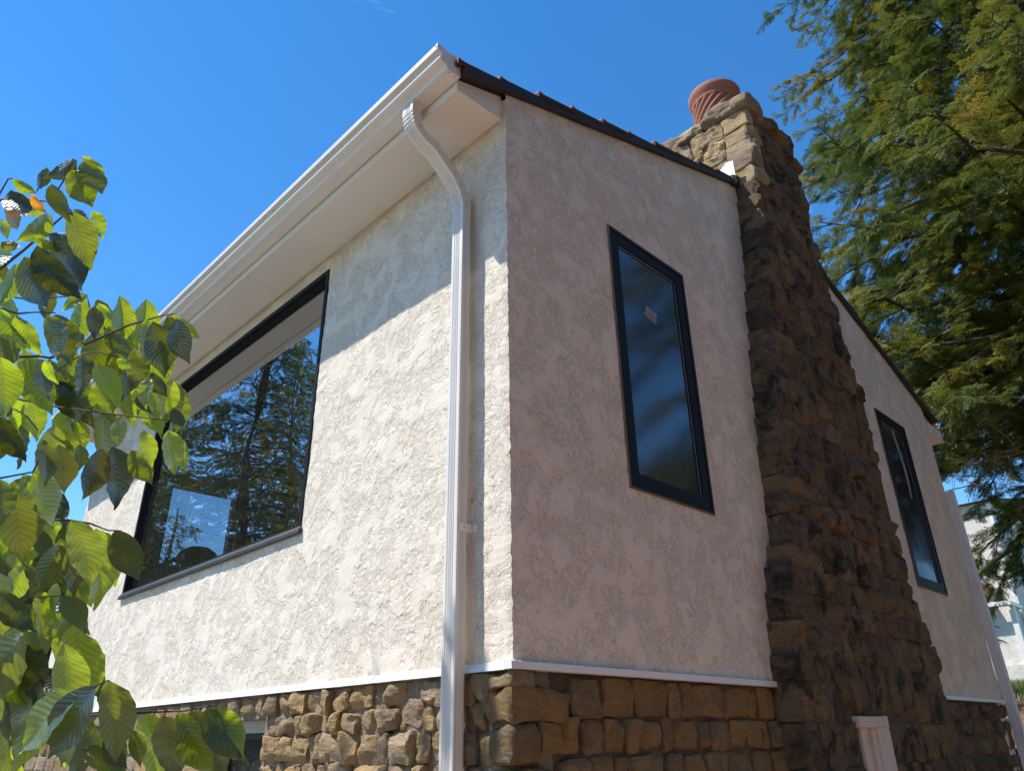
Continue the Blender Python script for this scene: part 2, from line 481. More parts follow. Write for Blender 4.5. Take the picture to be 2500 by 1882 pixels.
MAT['stone_dark'] = stone_mat('sandstone_shade_weathered', [(0.085, 0.068, 0.05), (0.20, 0.135, 0.068), (0.14, 0.11, 0.08), (0.26, 0.175, 0.085), (0.11, 0.085, 0.06), (0.23, 0.16, 0.09)], (0.020, 0.018, 0.016), 0.58)  # sandstone darkened to carry the chimney's shade, plus real black lichen
MAT['stone_mid'] = stone_mat('sandstone_shade_ochre', [(0.17, 0.115, 0.06), (0.25, 0.165, 0.075), (0.31, 0.195, 0.085), (0.19, 0.135, 0.08), (0.30, 0.21, 0.11)], (0.05, 0.04, 0.032), 0.30)  # base sandstone toned down in colour for the shaded gable side
MAT['stone_sunlit'] = stone_mat('sandstone_sunlit', [(0.30, 0.21, 0.13), (0.44, 0.33, 0.18), (0.52, 0.38, 0.19), (0.28, 0.20, 0.15), (0.50, 0.39, 0.23)], (0.10, 0.072, 0.058), 0.25)  # same sandstone, sunlight put into a lighter colour for the chimney top
MAT['casing'] = plain('casing_paint', (0.62, 0.50, 0.44), 0.6, var=0.12, bump=0.002, scale=50)
MAT['bark'] = plain('bark', (0.085, 0.062, 0.045), 0.95, var=0.45, bump=0.02, scale=28)
MAT['twig'] = plain('twig', (0.075, 0.055, 0.045), 0.85, var=0.3, scale=60)
MAT['needle'] = needle_mat('needles')
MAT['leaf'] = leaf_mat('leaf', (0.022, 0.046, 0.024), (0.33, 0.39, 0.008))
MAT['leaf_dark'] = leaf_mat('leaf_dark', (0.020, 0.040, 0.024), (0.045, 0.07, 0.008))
MAT['leaf_yellow'] = leaf_mat('leaf_yellow', (0.42, 0.27, 0.03), (0.55, 0.36, 0.015))
MAT['leaf_orange'] = leaf_mat('leaf_orange', (0.33, 0.16, 0.03), (0.5, 0.2, 0.015))
MAT['leaf_lime'] = leaf_mat('leaf_lime', (0.10, 0.14, 0.03), (0.42, 0.45, 0.015))

# ================================================================ ground and terrain (large structure first)
def smooth01(t):
    t = max(0.0, min(1.0, t))
    return t * t * (3 - 2 * t)

def ground_z(x, y):
    z = 0.0
    if y > 7.3:
        b = smooth01((y - 8.6) / 2.4)
        z = 1.90 * b + max(0.0, min(60, y - 11)) * 0.066 * b
    # the bank runs along the back of the house only to the east side
    return z * smooth01((x + 40) / 30) - 0.02 * noise.noise(Vector((x * .4, y * .4, 0)))

def ground_material():
    m, n, l, b = mat_new('ground')
    b.inputs['Roughness'].default_value = 0.95
    b.inputs['Specular IOR Level'].default_value = 0.1
    g = n.new('ShaderNodeNewGeometry')
    def nz(s, d, r):
        x = n.new('ShaderNodeTexNoise'); x.inputs['Scale'].default_value = s; x.inputs['Detail'].default_value = d; x.inputs['Roughness'].default_value = r
        l.new(g.outputs['Position'], x.inputs['Vector']); return x
    a = n.new('ShaderNodeMix'); a.data_type = 'RGBA'; a.inputs['A'].default_value = (0.05, 0.07, 0.022, 1); a.inputs['B'].default_value = (0.11, 0.12, 0.045, 1)
    l.new(nz(3, 8, 0.7).outputs['Fac'], a.inputs['Factor'])
    l.new(a.outputs['Result'], b.inputs['Base Color'])
    bp = n.new('ShaderNodeBump'); bp.inputs['Distance'].default_value = 0.04; l.new(nz(40, 6, 0.7).outputs['Fac'], bp.inputs['Height']); l.new(bp.outputs[0], b.inputs['Normal'])
    return m

def terrain():
    xs = np.concatenate([np.linspace(-600, -30, 12), np.linspace(-27, 27, 73), np.linspace(30, 600, 12)])
    ys = np.concatenate([np.linspace(-600, -30, 12), np.linspace(-27, 60, 140), np.linspace(66, 600, 10)])
    V = [(x, y, ground_z(x, y)) for y in ys for x in xs]
    nx = len(xs)
    F = [(j * nx + i, j * nx + i + 1, (j + 1) * nx + i + 1, (j + 1) * nx + i) for j in range(len(ys) - 1) for i in range(nx - 1)]
    o = pydata('ground', V, F, ground_material(), smooth=True)
    tag(o, 'lawn covered ground around the house rising to a bank behind it', 'ground', kind='structure')
terrain()

def mulch_material(name, c1, c2, scale):
    m, n, l, b = mat_new(name)
    b.inputs['Roughness'].default_value = 0.95
    g = n.new('ShaderNodeNewGeometry')
    v = n.new('ShaderNodeTexVoronoi'); v.inputs['Scale'].default_value = scale; l.new(g.outputs['Position'], v.inputs['Vector'])
    a = n.new('ShaderNodeMix'); a.data_type = 'RGBA'; a.inputs['A'].default_value = (*c1, 1); a.inputs['B'].default_value = (*c2, 1)
    sp = n.new('ShaderNodeSeparateColor'); l.new(v.outputs['Color'], sp.inputs[0]); l.new(sp.outputs[0], a.inputs['Factor'])
    l.new(a.outputs['Result'], b.inputs['Base Color'])
    bp = n.new('ShaderNodeBump'); bp.inputs['Distance'].default_value = 0.03; l.new(v.outputs['Distance'], bp.inputs['Height']); l.new(bp.outputs[0], b.inputs['Normal'])
    return m
MAT['brick_ground'] = mulch_material('patio_clay', (0.33, 0.165, 0.10), (0.42, 0.225, 0.145), 9)
MAT['mulch'] = mulch_material('red_mulch', (0.20, 0.085, 0.055), (0.33, 0.16, 0.11), 30)

def sheet(name, x0, x1, y0, y1, mat, lift, label, cat, nx=30, ny=30):
    xs = np.linspace(x0, x1, nx); ys = np.linspace(y0, y1, ny)
    V = [(x, y, ground_z(x, y) + lift) for y in ys for x in xs]
    F = [(j * nx + i, j * nx + i + 1, (j + 1) * nx + i + 1, (j + 1) * nx + i) for j in range(ny - 1) for i in range(nx - 1)]
    tag(pydata(name, V, F, mat, smooth=True), label, cat, kind='structure')
sheet('patio', -9.0, 9.0, -9.0, 8.2, MAT['brick_ground'], 0.03, 'warm clay paved patio around the house corner', 'patio')
MAT['gravel'] = mulch_material('bounce_gravel', (0.22, 0.20, 0.17), (0.36, 0.33, 0.285), 40)
sheet('path', -9.0, 1.0, -9.0, -0.15, MAT['gravel'], 0.045, 'unseen pale gravel added along the long wall to bounce light upward', 'path')  # added ground sheet that bounces sunlight up to the soffit
sheet('mulch_bed', -4.0, 4.0, 8.9, 13.2, MAT['mulch'], 0.035, 'reddish mulch bed on the bank behind the house', 'mulch bed')

# ================================================================ the house
ZT = 1.90                      # bottom edge of the stucco
SLOPE = 0.351                  # roof pitch
WID = 7.05                     # gable width
LEN = 7.0                      # facade length
house = empty('house')
tag(house, 'cream stucco house on a rubble stone base with a tall stone chimney', 'house')

def linspace_with(a, b, step, marks):
    pts = sorted({a, b, *[m for m in marks if a < m < b]})
    out = []
    for p, q in zip(pts[:-1], pts[1:]):
        k = max(1, round((q - p) / step))
        out += [p + (q - p) * i / k for i in range(k)]
    return out + [pts[-1]]

def relief(P):
    return 0.0045 * noise.noise(P * 2.3) + 0.0035 * noise.fractal(P * 17, 1.0, 2.0, 3)

def facade(name, us, vs_, holes, fmap, mat, parent, extra=None):
    V, F = [], []
    nu = len(us)
    for v in vs_:
        for u in us:
            V.append(fmap(u, v))
    for j in range(len(vs_) - 1):
        for i in range(nu - 1):
            um, vm = (us[i] + us[i + 1]) / 2, (vs_[j] + vs_[j + 1]) / 2
            if any(a < um < b and c < vm < d for a, b, c, d in holes):
                continue
            F.append((j * nu + i, j * nu + i + 1, (j + 1) * nu + i + 1, (j + 1) * nu + i))
    if extra:
        o = len(V)
        V += extra[0]
        F += [tuple(k + o for k in f) for f in extra[1]]
    return pydata(name, V, F, mat, parent, smooth=True)

WIN_A = (-5.10, -1.915, 2.835, 4.84)      # picture window  x0 x1 z0 z1
WIN_B = (0.940, 1.803, 2.866, 4.668)      # gable window    y0 y1 z0 z1
WIN_C = (5.32, 6.13, 2.85, 4.655)

def map_left(u, v):
    P = Vector((u, 0, v))
    w = 0.009 * noise.fractal(Vector((0, 5, v * 26)), 1.0, 2.0, 4) if u > -0.001 else 0
    return (u + w, -relief(P + Vector((0, 40, 0))) + (0.006 if u > -0.001 else 0), v)
facade('stucco_wall', linspace_with(-LEN, 0, 0.024, WIN_A[:2]), linspace_with(ZT, 5.12, 0.024, WIN_A[2:]), [WIN_A], map_left, MAT['stucco'], house)

def map_right(u, v):
    P = Vector((0, u, v))
    w = 0.009 * noise.fractal(Vector((0, 5, v * 26)), 1.0, 2.0, 4) if u < 0.001 else 0
    return (relief(P) + w - (0.0 if u > 0.001 else relief(P)), u + (0.006 if u < 0.001 else 0), v)
def top_z(y):
    return 5.175 + SLOPE * min(y, WID - y)
us_r = linspace_with(0, WID, 0.03, [*WIN_B[:2], *WIN_C[:2], WID / 2])
EV, EF = [], []
rows = 26
for j in range(rows + 1):
    for u in us_r:
        z = 5.13 + (top_z(u) - 5.13) * j / rows
        EV.append(map_right(u, z))
for j in range(rows):
    for i in range(len(us_r) - 1):
        a = j * len(us_r) + i
        EF.append((a, a + 1, a + 1 + len(us_r), a + len(us_r)))
facade('stucco_wall', us_r, linspace_with(ZT, 5.13, 0.03, [*WIN_B[2:], *WIN_C[2:]]), [WIN_B, WIN_C], map_right, MAT['stucco'], house, (EV, EF))

# hidden walls of the box, the one at the far left with an opening for its window
FW = (0.81, 1.73, 3.30, 4.57)
bm = bmesh.new()
bx(bm, (-LEN, 0.012, 0), (-LEN + 0.2, FW[0], 5.12)); bx(bm, (-LEN, FW[1], 0), (-LEN + 0.2, WID, 5.12))
bx(bm, (-LEN, FW[0], 0), (-LEN + 0.2, FW[1], FW[2])); bx(bm, (-LEN, FW[0], FW[3]), (-LEN + 0.2, FW[1], 5.12))
prism(bm, [(0.0, 5.12), (WID, 5.12), (WID / 2, 6.35)], 0, -LEN, -LEN + 0.2)
obj('stucco_wall', bm, MAT['stucco'], house)
box('stucco_wall', (-LEN + 0.2, WID - 0.2, 0), (-0.012, WID - 0.004, 5.12), MAT['stucco'], house)

# room behind the picture window
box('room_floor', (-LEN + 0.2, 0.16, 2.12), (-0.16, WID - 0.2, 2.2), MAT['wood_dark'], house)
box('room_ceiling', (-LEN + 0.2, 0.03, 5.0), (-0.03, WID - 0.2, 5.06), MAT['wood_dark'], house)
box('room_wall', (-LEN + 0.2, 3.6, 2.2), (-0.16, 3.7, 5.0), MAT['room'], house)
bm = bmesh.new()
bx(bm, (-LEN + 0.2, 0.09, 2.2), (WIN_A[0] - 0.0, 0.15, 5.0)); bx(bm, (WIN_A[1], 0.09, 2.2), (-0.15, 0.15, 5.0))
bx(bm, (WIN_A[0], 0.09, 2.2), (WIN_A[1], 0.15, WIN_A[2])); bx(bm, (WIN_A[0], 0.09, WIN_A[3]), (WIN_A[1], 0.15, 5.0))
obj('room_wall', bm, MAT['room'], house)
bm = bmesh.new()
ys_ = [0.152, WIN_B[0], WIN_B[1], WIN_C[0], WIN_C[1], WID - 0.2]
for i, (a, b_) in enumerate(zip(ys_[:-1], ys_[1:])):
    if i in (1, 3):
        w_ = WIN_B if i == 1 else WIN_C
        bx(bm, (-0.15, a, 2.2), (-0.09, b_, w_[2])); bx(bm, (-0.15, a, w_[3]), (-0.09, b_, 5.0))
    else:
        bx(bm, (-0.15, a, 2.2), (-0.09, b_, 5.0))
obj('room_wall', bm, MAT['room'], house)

# ---- windows
def ring(bm, axis, w, t, d0, d1, wt=None, wb=None):
    """rectangular ring in the wall plane: outer rect w=(u0,u1,v0,v1), bar width t, depth d0..d1"""
    u0, u1, v0, v1 = w
    wt = wt or t; wb = wb or t
    def B(a, b, c, d):
        if axis == 1: bx(bm, (a, min(d0, d1), c), (b, max(d0, d1), d), 0.003)
        else: bx(bm, (min(d0, d1), a, c), (max(d0, d1), b, d), 0.003)
    B(u0, u0 + t, v0, v1); B(u1 - t, u1, v0, v1)
    B(u0 + t, u1 - t, v0, v0 + wb); B(u0 + t, u1 - t, v1 - wt, v1)

# picture window in the long facade
win = empty('window'); win.parent = house
bm = bmesh.new(); ring(bm, 1, WIN_A, 0.036, -0.010, 0.085); obj('frame', bm, MAT['frame'], win)
inner = (WIN_A[0] + 0.036, WIN_A[1] - 0.036, WIN_A[2] + 0.036, WIN_A[3] - 0.036)
bm = bmesh.new(); ring(bm, 1, inner, 0.018, 0.022, 0.075); obj('glazing_bead', bm, MAT['frame'], win)
pydata('pane', [(inner[0], 0.045, inner[2]), (inner[1], 0.045, inner[2]), (inner[1], 0.045, inner[3]), (inner[0], 0.045, inner[3])], [(0, 1, 2, 3)], MAT['glass'], win)
bm = bmesh.new()
prism(bm, [(-0.032, 2.806), (-0.029, 2.828), (-0.0105, 2.858), (-0.0105, 2.806)], 0, WIN_A[0] - 0.02, WIN_A[1] + 0.015)
obj('sill', bm, MAT['sill'], win)
win['label'] = 'large black framed picture window in the long sunlit wall'

MAT['sealant'] = plain('sealant', (0.20, 0.135, 0.085), 0.9, var=0.5, bump=0.004, scale=60)
def gable_window(w, label):
    g = empty('window'); g.parent = house
    bm = bmesh.new(); ring(bm, 0, w, 0.022, 0.010, -0.09); obj('frame', bm, MAT['frame'], g)
    bm = bmesh.new(); ring(bm, 0, (w[0] - 0.007, w[1] + 0.007, w[2] - 0.009, w[3] + 0.007), 0.012, 0.010, -0.02); obj('sealant', bm, MAT['sealant'], g)
    i1 = (w[0] + 0.022, w[1] - 0.022, w[2] + 0.022, w[3] - 0.022)
    bm = bmesh.new(); ring(bm, 0, i1, 0.075, 0.004, -0.07); obj('sash', bm, MAT['frame'], g)
    i2 = (i1[0] + 0.075, i1[1] - 0.075, i1[2] + 0.075, i1[3] - 0.075)
    pydata('pane', [(-0.014, i2[0], i2[2]), (-0.014, i2[1], i2[2]), (-0.014, i2[1], i2[3]), (-0.014, i2[0], i2[3])], [(0, 1, 2, 3)], MAT['glass2'], g)
    bm = bmesh.new(); ring(bm, 0, i2, 0.008, -0.009, -0.013); obj('glazing_bead', bm, plain('spacer', (0.20, 0.22, 0.27), 0.4), g)
    g['label'] = label
    return g
wb = gable_window(WIN_B, 'narrow black casement window near the house corner')
wc = gable_window(WIN_C, 'narrow black casement window right of the chimney')

def print_mat():
    m, n, l, b = mat_new('label_print')
    t = n.new('ShaderNodeTexCoord')
    br = n.new('ShaderNodeTexBrick'); br.inputs['Scale'].default_value = 34
    br.inputs['Color1'].default_value = (0.36, 0.36, 0.36, 1); br.inputs['Color2'].default_value = (0.08, 0.08, 0.09, 1); br.inputs['Mortar'].default_value = (0.3, 0.3, 0.3, 1)
    br.inputs['Mortar Size'].default_value = 0.03
    mp = n.new('ShaderNodeMapping'); mp.inputs['Rotation'].default_value = (0, R(90), 0)
    l.new(t.outputs['Object'], mp.inputs['Vector']); l.new(mp.outputs[0], br.inputs['Vector']); l.new(br.outputs['Color'], b.inputs['Base Color'])
    b.inputs['Roughness'].default_value = 0.7
    return m
pydata('sticker', [(-0.0115, 1.281, 4.125), (-0.0115, 1.405, 4.095), (-0.0115, 1.436, 4.187), (-0.0115, 1.312, 4.217)], [(0, 1, 2, 3)], print_mat(), wb)
pydata('protective_film', [(-0.0115, 5.74, 4.545), (-0.0115, 5.80, 4.54), (-0.0115, 5.90, 4.1), (-0.0115, 5.86, 3.79), (-0.0115, 5.82, 3.80), (-0.0115, 5.83, 4.1)], [(0, 1, 2, 5), (5, 2, 3, 4)], plain('film', (0.35, 0.36, 0.36), 0.3), wc)
pydata('red_tab', [(-0.011, 5.72, 4.53), (-0.011, 5.77, 4.52), (-0.011, 5.77, 4.555), (-0.011, 5.73, 4.56)], [(0, 1, 2, 3)], plain('red_tab', (0.5, 0.03, 0.03), 0.5), wc)

# window in the far left wall seen through the room
g = empty('window'); g.parent = house
bm = bmesh.new(); ring(bm, 0, FW, 0.06, -LEN + 0.03, -LEN + 0.15); obj('frame', bm, MAT['wood_dark'], g)
pydata('pane', [(-LEN + 0.08, FW[0], FW[2]), (-LEN + 0.08, FW[1], FW[2]), (-LEN + 0.08, FW[1], FW[3]), (-LEN + 0.08, FW[0], FW[3])], [(0, 1, 2, 3)], MAT['glass2'], g)
g['label'] = 'small window in the opposite wall showing blue sky through the room'

# ---- trim strip under the stucco
bm = bmesh.new(); prism(bm, [(-0.028, 1.868), (-0.011, 1.898), (-0.004, 1.904), (0.02, 1.904), (0.02, 1.868)], 0, -LEN - 0.01, -1.432)
obj('trim_strip', bm, MAT['trim'], house)
bm = bmesh.new(); prism(bm, [(-0.029, 1.867), (-0.0115, 1.897), (-0.004, 1.903), (0.02, 1.903), (0.02, 1.867)], 0, -1.428, 0.022)
obj('trim_strip', bm, MAT['trim'], house)
bm = bmesh.new(); prism(bm, [(0.030, 1.868), (0.028, 1.899), (0.004, 1.905), (-0.02, 1.905), (-0.02, 1.868)], 1, -0.031, 2.31)
obj('trim_strip', bm, MAT['trim'], house)
bm = bmesh.new(); prism(bm, [(0.030, 1.868), (0.028, 1.899), (0.004, 1.905), (-0.02, 1.905), (-0.02, 1.868)], 1, 4.83, WID)
obj('trim_strip', bm, MAT['trim'], house)

# ---- roof: deck, stepped tile courses, rake boards
def roof_side(sgn):
    """sgn=1 front slope (y from -0.36 up to the ridge), -1 the back slope mirrored about the ridge"""
    def Y(y): return y if sgn > 0 else WID - y
    under = lambda y: 5.156 + SLOPE * y
    bm = bmesh.new()
    poly = [(Y(-0.36), under(-0.36) + 0.02), (Y(WID / 2), under(WID / 2) + 0.02), (Y(WID / 2), under(WID / 2) + 0.06), (Y(-0.36), under(-0.36) + 0.06)]
    prism(bm, poly, 0, -LEN - 0.3, -0.012)
    deck = obj('roof', bm, MAT['tile'], house)
    # rake board
    bm = bmesh.new()
    segs = [(-0.352, 3.02)] if sgn > 0 else [(-0.30, 2.95)]
    for a, b_ in segs:
        poly = [(Y(a), under(a)), (Y(b_), under(b_)), (Y(b_), under(b_) + 0.050), (Y(a), under(a) + 0.070)]
        prism(bm, poly, 0, 0.006 if sgn > 0 else 0.010, 0.034)
    obj('rake_board', bm, MAT['rake'], house)
    # courses of tiles: rake tiles as single pieces, the field as one stepped sheet
    bm = bmesh.new()
    L = math.hypot(1, SLOPE)
    n = 12
    for k in range(n):
        a = -0.40 + k * 0.335
        b_ = a + 0.36
        if b_ > WID / 2: b_ = WID / 2
        z0, z1 = under(a) + 0.090, under(b_) + 0.070
        poly = [(Y(a), z0 - 0.022), (Y(b_), z1 - 0.022), (Y(b_), z1), (Y(a), z0)]
        prism(bm, poly, 0, -LEN - 0.34, -0.30)
        if not (sgn > 0 and a > 3.0) and not (sgn < 0 and a > 2.8):
            t = bmesh.new()
            j = random.Random(k + 50 * (sgn > 0)).uniform(-0.006, 0.008)
            z0 += 0.006
            prism(t, [(Y(a), z0 - 0.03), (Y(b_), z1 - 0.026), (Y(b_), z1), (Y(a), z0)], 0, -0.296, 0.034 + j)
            obj('tile', t, MAT['tile'], deck)
            # small broken clay tip at the butt edge, redder than the tile
            t = bmesh.new()
            bx(t, (-0.01, min(Y(a + 0.002), Y(a + 0.055)), z0 + 0.004), (0.030 + j, max(Y(a + 0.002), Y(a + 0.055)), z0 + 0.024), 0.004)
            obj('tile', t, MAT['clay'], deck)
    c = obj('tile_field', bm, MAT['tile'], deck)
    c['kind'] = 'stuff'
random.seed(3)
roof_side(1)
roof_side(-1)

# ---- eaves: soffit, fascia, boxed return, gutter (front), and the same simply at the back
bm = bmesh.new(); bx(bm, (-2.648, -0.336, 4.97), (-0.055, -0.004, 4.985)); obj('soffit', bm, MAT['soffit'], house)
bm = bmesh.new(); bx(bm, (-LEN - 0.3, -0.336, 4.97), (-2.652, -0.004, 4.985)); obj('soffit', bm, MAT['soffit'], house)
box('fascia', (-LEN - 0.3, -0.352, 4.958), (-0.050, -0.337, 5.14), MAT['soffit'], house)
bm = bmesh.new()
prism(bm, [(-0.3525, 4.957), (-0.0005, 4.972), (-0.0005, 5.158), (-0.3525, 5.034)], 0, -0.054, -0.030)
obj('eave_return', bm, MAT['soffit'], house)

def lathe_profile(bm, prof, x0, x1):
    v0 = [bm.verts.new((x0, y, z)) for y, z in prof]
    v1 = [bm.verts.new((x1, y, z)) for y, z in prof]
    for i in range(len(prof) - 1):
        bm.faces.new((v0[i], v0[i + 1], v1[i + 1], v1[i]))
GUT = [(-0.356, 5.175), (-0.356, 5.024), (-0.448, 5.022), (-0.4535, 5.024), (-0.4565, 5.034), (-0.459, 5.043), (-0.470, 5.050),
       (-0.488, 5.056), (-0.499, 5.063), (-0.5055, 5.072), (-0.5065, 5.081), (-0.502, 5.088), (-0.495, 5.091), (-0.4925, 5.098), (-0.4955, 5.110),
       (-0.504, 5.120), (-0.5265, 5.1245), (-0.5285, 5.158), (-0.526, 5.163), (-0.514, 5.163), (-0.513, 5.158)]
bm = bmesh.new()
lathe_profile(bm, GUT, -LEN - 0.3, 0.0)
gut = obj('gutter', bm, MAT['white_metal'], house)
md = gut.modifiers.new('sheet', 'SOLIDIFY'); md.thickness = 0.0018; md.offset = 0
bm = bmesh.new()
ep = [(y, z) for y, z in GUT[:18]] + [(-0.5285, 5.166), (-0.44, 5.150), (-0.356, 5.178)]
prism(bm, ep[1:] , 0, 0.0005, 0.003)
# folded tabs of the end cap lap over the trough
bx(bm, (-0.022, -0.4585, 5.018), (0.003, -0.36, 5.0205)); bx(bm, (-0.016, -0.530, 5.137), (0.003, -0.5295, 5.160))
cap = obj('end_cap', bm, MAT['white_metal'], gut)
MAT['screw'] = plain('screw', (0.24, 0.22, 0.20), 0.4, 0.6)
for p in ((-0.012, -0.5045, 5.088), (-0.012, -0.530, 5.149), (-0.011, -0.43, 5.0175), (-0.011, -0.385, 5.0175)):
    bm = bmesh.new(); bmesh.ops.create_icosphere(bm, subdivisions=1, radius=0.0045, matrix=Matrix.Translation(p)); obj('screw', bm, MAT['screw'], gut)

# back eave
box('soffit', (-LEN - 0.3, WID + 0.004, 4.97), (-0.055, WID + 0.336, 4.985), MAT['soffit'], house)
box('fascia', (-LEN - 0.3, WID + 0.337, 4.958), (-0.050, WID + 0.352, 5.14), MAT['soffit'], house)
bm = bmesh.new(); prism(bm, [(WID + 0.30, 4.957), (WID + 0.0005, 4.972), (WID + 0.0005, 5.158), (WID + 0.30, 5.06)], 0, -0.054, -0.030); obj('eave_return', bm, MAT['soffit'], house)
box('eave_return', (-0.20, WID + 0.12, 4.87), (0.0, WID + 0.56, 5.02), MAT['soffit'], house, 0.004)
bm = bmesh.new(); lathe_profile(bm, [(WID - y, z) for y, z in GUT], -LEN - 0.3, -0.0); g2 = obj('gutter', bm, MAT['white_metal'], house)

# ---- front downspout: ribbed rectangular pipe, two crimped elbows, offset piece, strap
def rect_section(wx, wy, ribs_x=4, ribs_y=3, rib=0.005):
    """closed loop of (x, y); front face is -y; shallow ribs run along the pipe"""
    pts = []
    def face(p0, p1, nrm, ribs):
        m = 6 + ribs * 4
        for i in range(m):
            t = i / m
            off = 0.0
            if 0.16 < t < 0.84:
                off = -rib * (0.5 - 0.5 * math.cos((t - 0.16) / 0.68 * ribs * 2 * math.pi))
            pts.append((p0[0] + (p1[0] - p0[0]) * t + nrm[0] * off, p0[1] + (p1[1] - p0[1]) * t + nrm[1] * off))
    a, b_, c = wx / 2, wy / 2, 0.006
    face((-a + c, -b_), (a - c, -b_), (0, -1), ribs_x); pts.append((a - c * .3, -b_ + c * .3))
    face((a, -b_ + c), (a, b_ - c), (1, 0), ribs_y); pts.append((a - c * .3, b_ - c * .3))
    face((a - c, b_), (-a + c, b_), (0, 1), ribs_x); pts.append((-a + c * .3, b_ - c * .3))
    face((-a, b_ - c), (-a, -b_ + c), (-1, 0), ribs_y); pts.append((-a + c * .3, -b_ + c * .3))
    return pts

def sweep(bm, path, sec, scales=None):
    """sweep a section whose local x stays world x-ish, local -y faces outward"""
    rings = []
    pts = [Vector(p) for p in path]
    for i, p in enumerate(pts):
        t = (pts[min(i + 1, len(pts) - 1)] - pts[max(i - 1, 0)]).normalized()
        ax = Vector((1, 0, 0)); ax = (ax - t * ax.dot(t)).normalized()
        ay = ax.cross(t)
        if ay.y < 0: ay = -ay
        s = scales[i] if scales else (1.0, 1.0)
        if not isinstance(s, tuple): s = (s, s)
        rings.append([bm.verts.new(p + ax * x * s[0] + ay * y * s[1]) for x, y in sec])
    n = len(sec)
    for r0, r1 in zip(rings[:-1], rings[1:]):
        for k in range(n):
            bm.faces.new((r0[k], r0[(k + 1) % n], r1[(k + 1) % n], r1[k]))
    bm.faces.new(rings[0]); bm.faces.new(rings[-1][::-1])
    bmesh.ops.recalc_face_normals(bm, faces=bm.faces)

SEC = rect_section(0.093, 0.062)
PX, PY = -0.3005, -0.071
def arc(c0, c1, c2, n):
    """quadratic bend from c0 to c2 with control c1"""
    c0, c1, c2 = Vector(c0), Vector(c1), Vector(c2)
    return [c0 * (1 - t) ** 2 + c1 * 2 * t * (1 - t) + c2 * t ** 2 for t in [i / n for i in range(n + 1)]]
ds = empty('downspout'); ds.parent = house
bm = bmesh.new(); sweep(bm, [(PX, PY, 4.44), (PX, PY, 3.2), (PX, PY, 2.2), (PX, PY, 0.22)], SEC)
pipe = obj('pipe', bm, MAT['white_metal'], ds)
top_a = (-0.352, -0.428, 5.022); top_b = (-0.352, -0.432, 4.845); mid1 = (-0.337, -0.325, 4.80)
dg0 = Vector((-0.330, -0.285, 4.755)); dg1 = Vector((-0.312, -0.155, 4.615)); low = Vector((PX, PY, 4.40))
def pleated(path, s0, pleat):
    return [(s0 + (pleat if i % 3 == 0 and 5 < i < len(path) - 5 else 0), s0 + (pleat * 1.5 if i % 3 == 0 and 5 < i < len(path) - 5 else 0)) for i in range(len(path))]
p1 = [Vector(top_a)] + arc((-0.352, -0.430, 4.97), (-0.352, -0.432, 4.80), dg0, 36)
bm = bmesh.new(); sweep(bm, p1, SEC, pleated(p1, 1.08, -0.10)); obj('elbow', bm, MAT['white_metal'], ds)
bm = bmesh.new(); sweep(bm, [dg0 + (dg0 - dg1) * 0.15, dg1], SEC); obj('offset_pipe', bm, MAT['white_metal'], ds)
p2 = [dg1 + (dg0 - dg1) * 0.1] + arc(dg1, Vector((PX, PY - 0.012, 4.53)), low, 36)
bm = bmesh.new(); sweep(bm, p2, SEC, pleated(p2, 1.08, -0.10)); obj('elbow', bm, MAT['white_metal'], ds)
bm = bmesh.new()
bx(bm, (PX + 0.047, PY - 0.02, 2.49), (PX + 0.050, -0.005, 2.53)); bx(bm, (PX + 0.047, -0.008, 2.49), (PX + 0.085, -0.004, 2.53)); bx(bm, (PX - 0.050, PY - 0.02, 2.49), (PX - 0.047, -0.005, 2.53))
st = obj('strap', bm, MAT['white_metal'], ds)
bm = bmesh.new(); bmesh.ops.create_icosphere(bm, subdivisions=1, radius=0.004, matrix=Matrix.Translation((PX + 0.0505, PY + 0.012, 2.51))); obj('screw', bm, MAT['screw'], ds)
for p in ((PX + 0.046, PY, 4.42), tuple(dg0 + Vector((0.047, 0.0, 0.0))), tuple(dg1 + Vector((0.047, 0, 0)))):
    bm = bmesh.new(); bmesh.ops.create_icosphere(bm, subdivisions=1, radius=0.0038, matrix=Matrix.Translation(p)); obj('screw', bm, MAT['screw'], ds)
ds['label'] = 'white ribbed downspout with two elbows beside the house corner'

# drain pipe at the far corner of the gable wall
ds2 = empty('downspout'); ds2.parent = house
bm = bmesh.new(); sweep(bm, [(0.032, 7.09, 4.12), (0.040, 7.10, 3.0), (0.048, 7.115, 1.9), (0.052, 7.13, 0.1)], rect_section(0.10, 0.075, 3, 2)); obj('pipe', bm, MAT['white_metal'], ds2)
for z in (3.05, 1.7):
    bm = bmesh.new(); bx(bm, (-0.02, 7.040, z), (0.10, 7.052, z + 0.03)); obj('strap', bm, MAT['white_metal'], ds2)

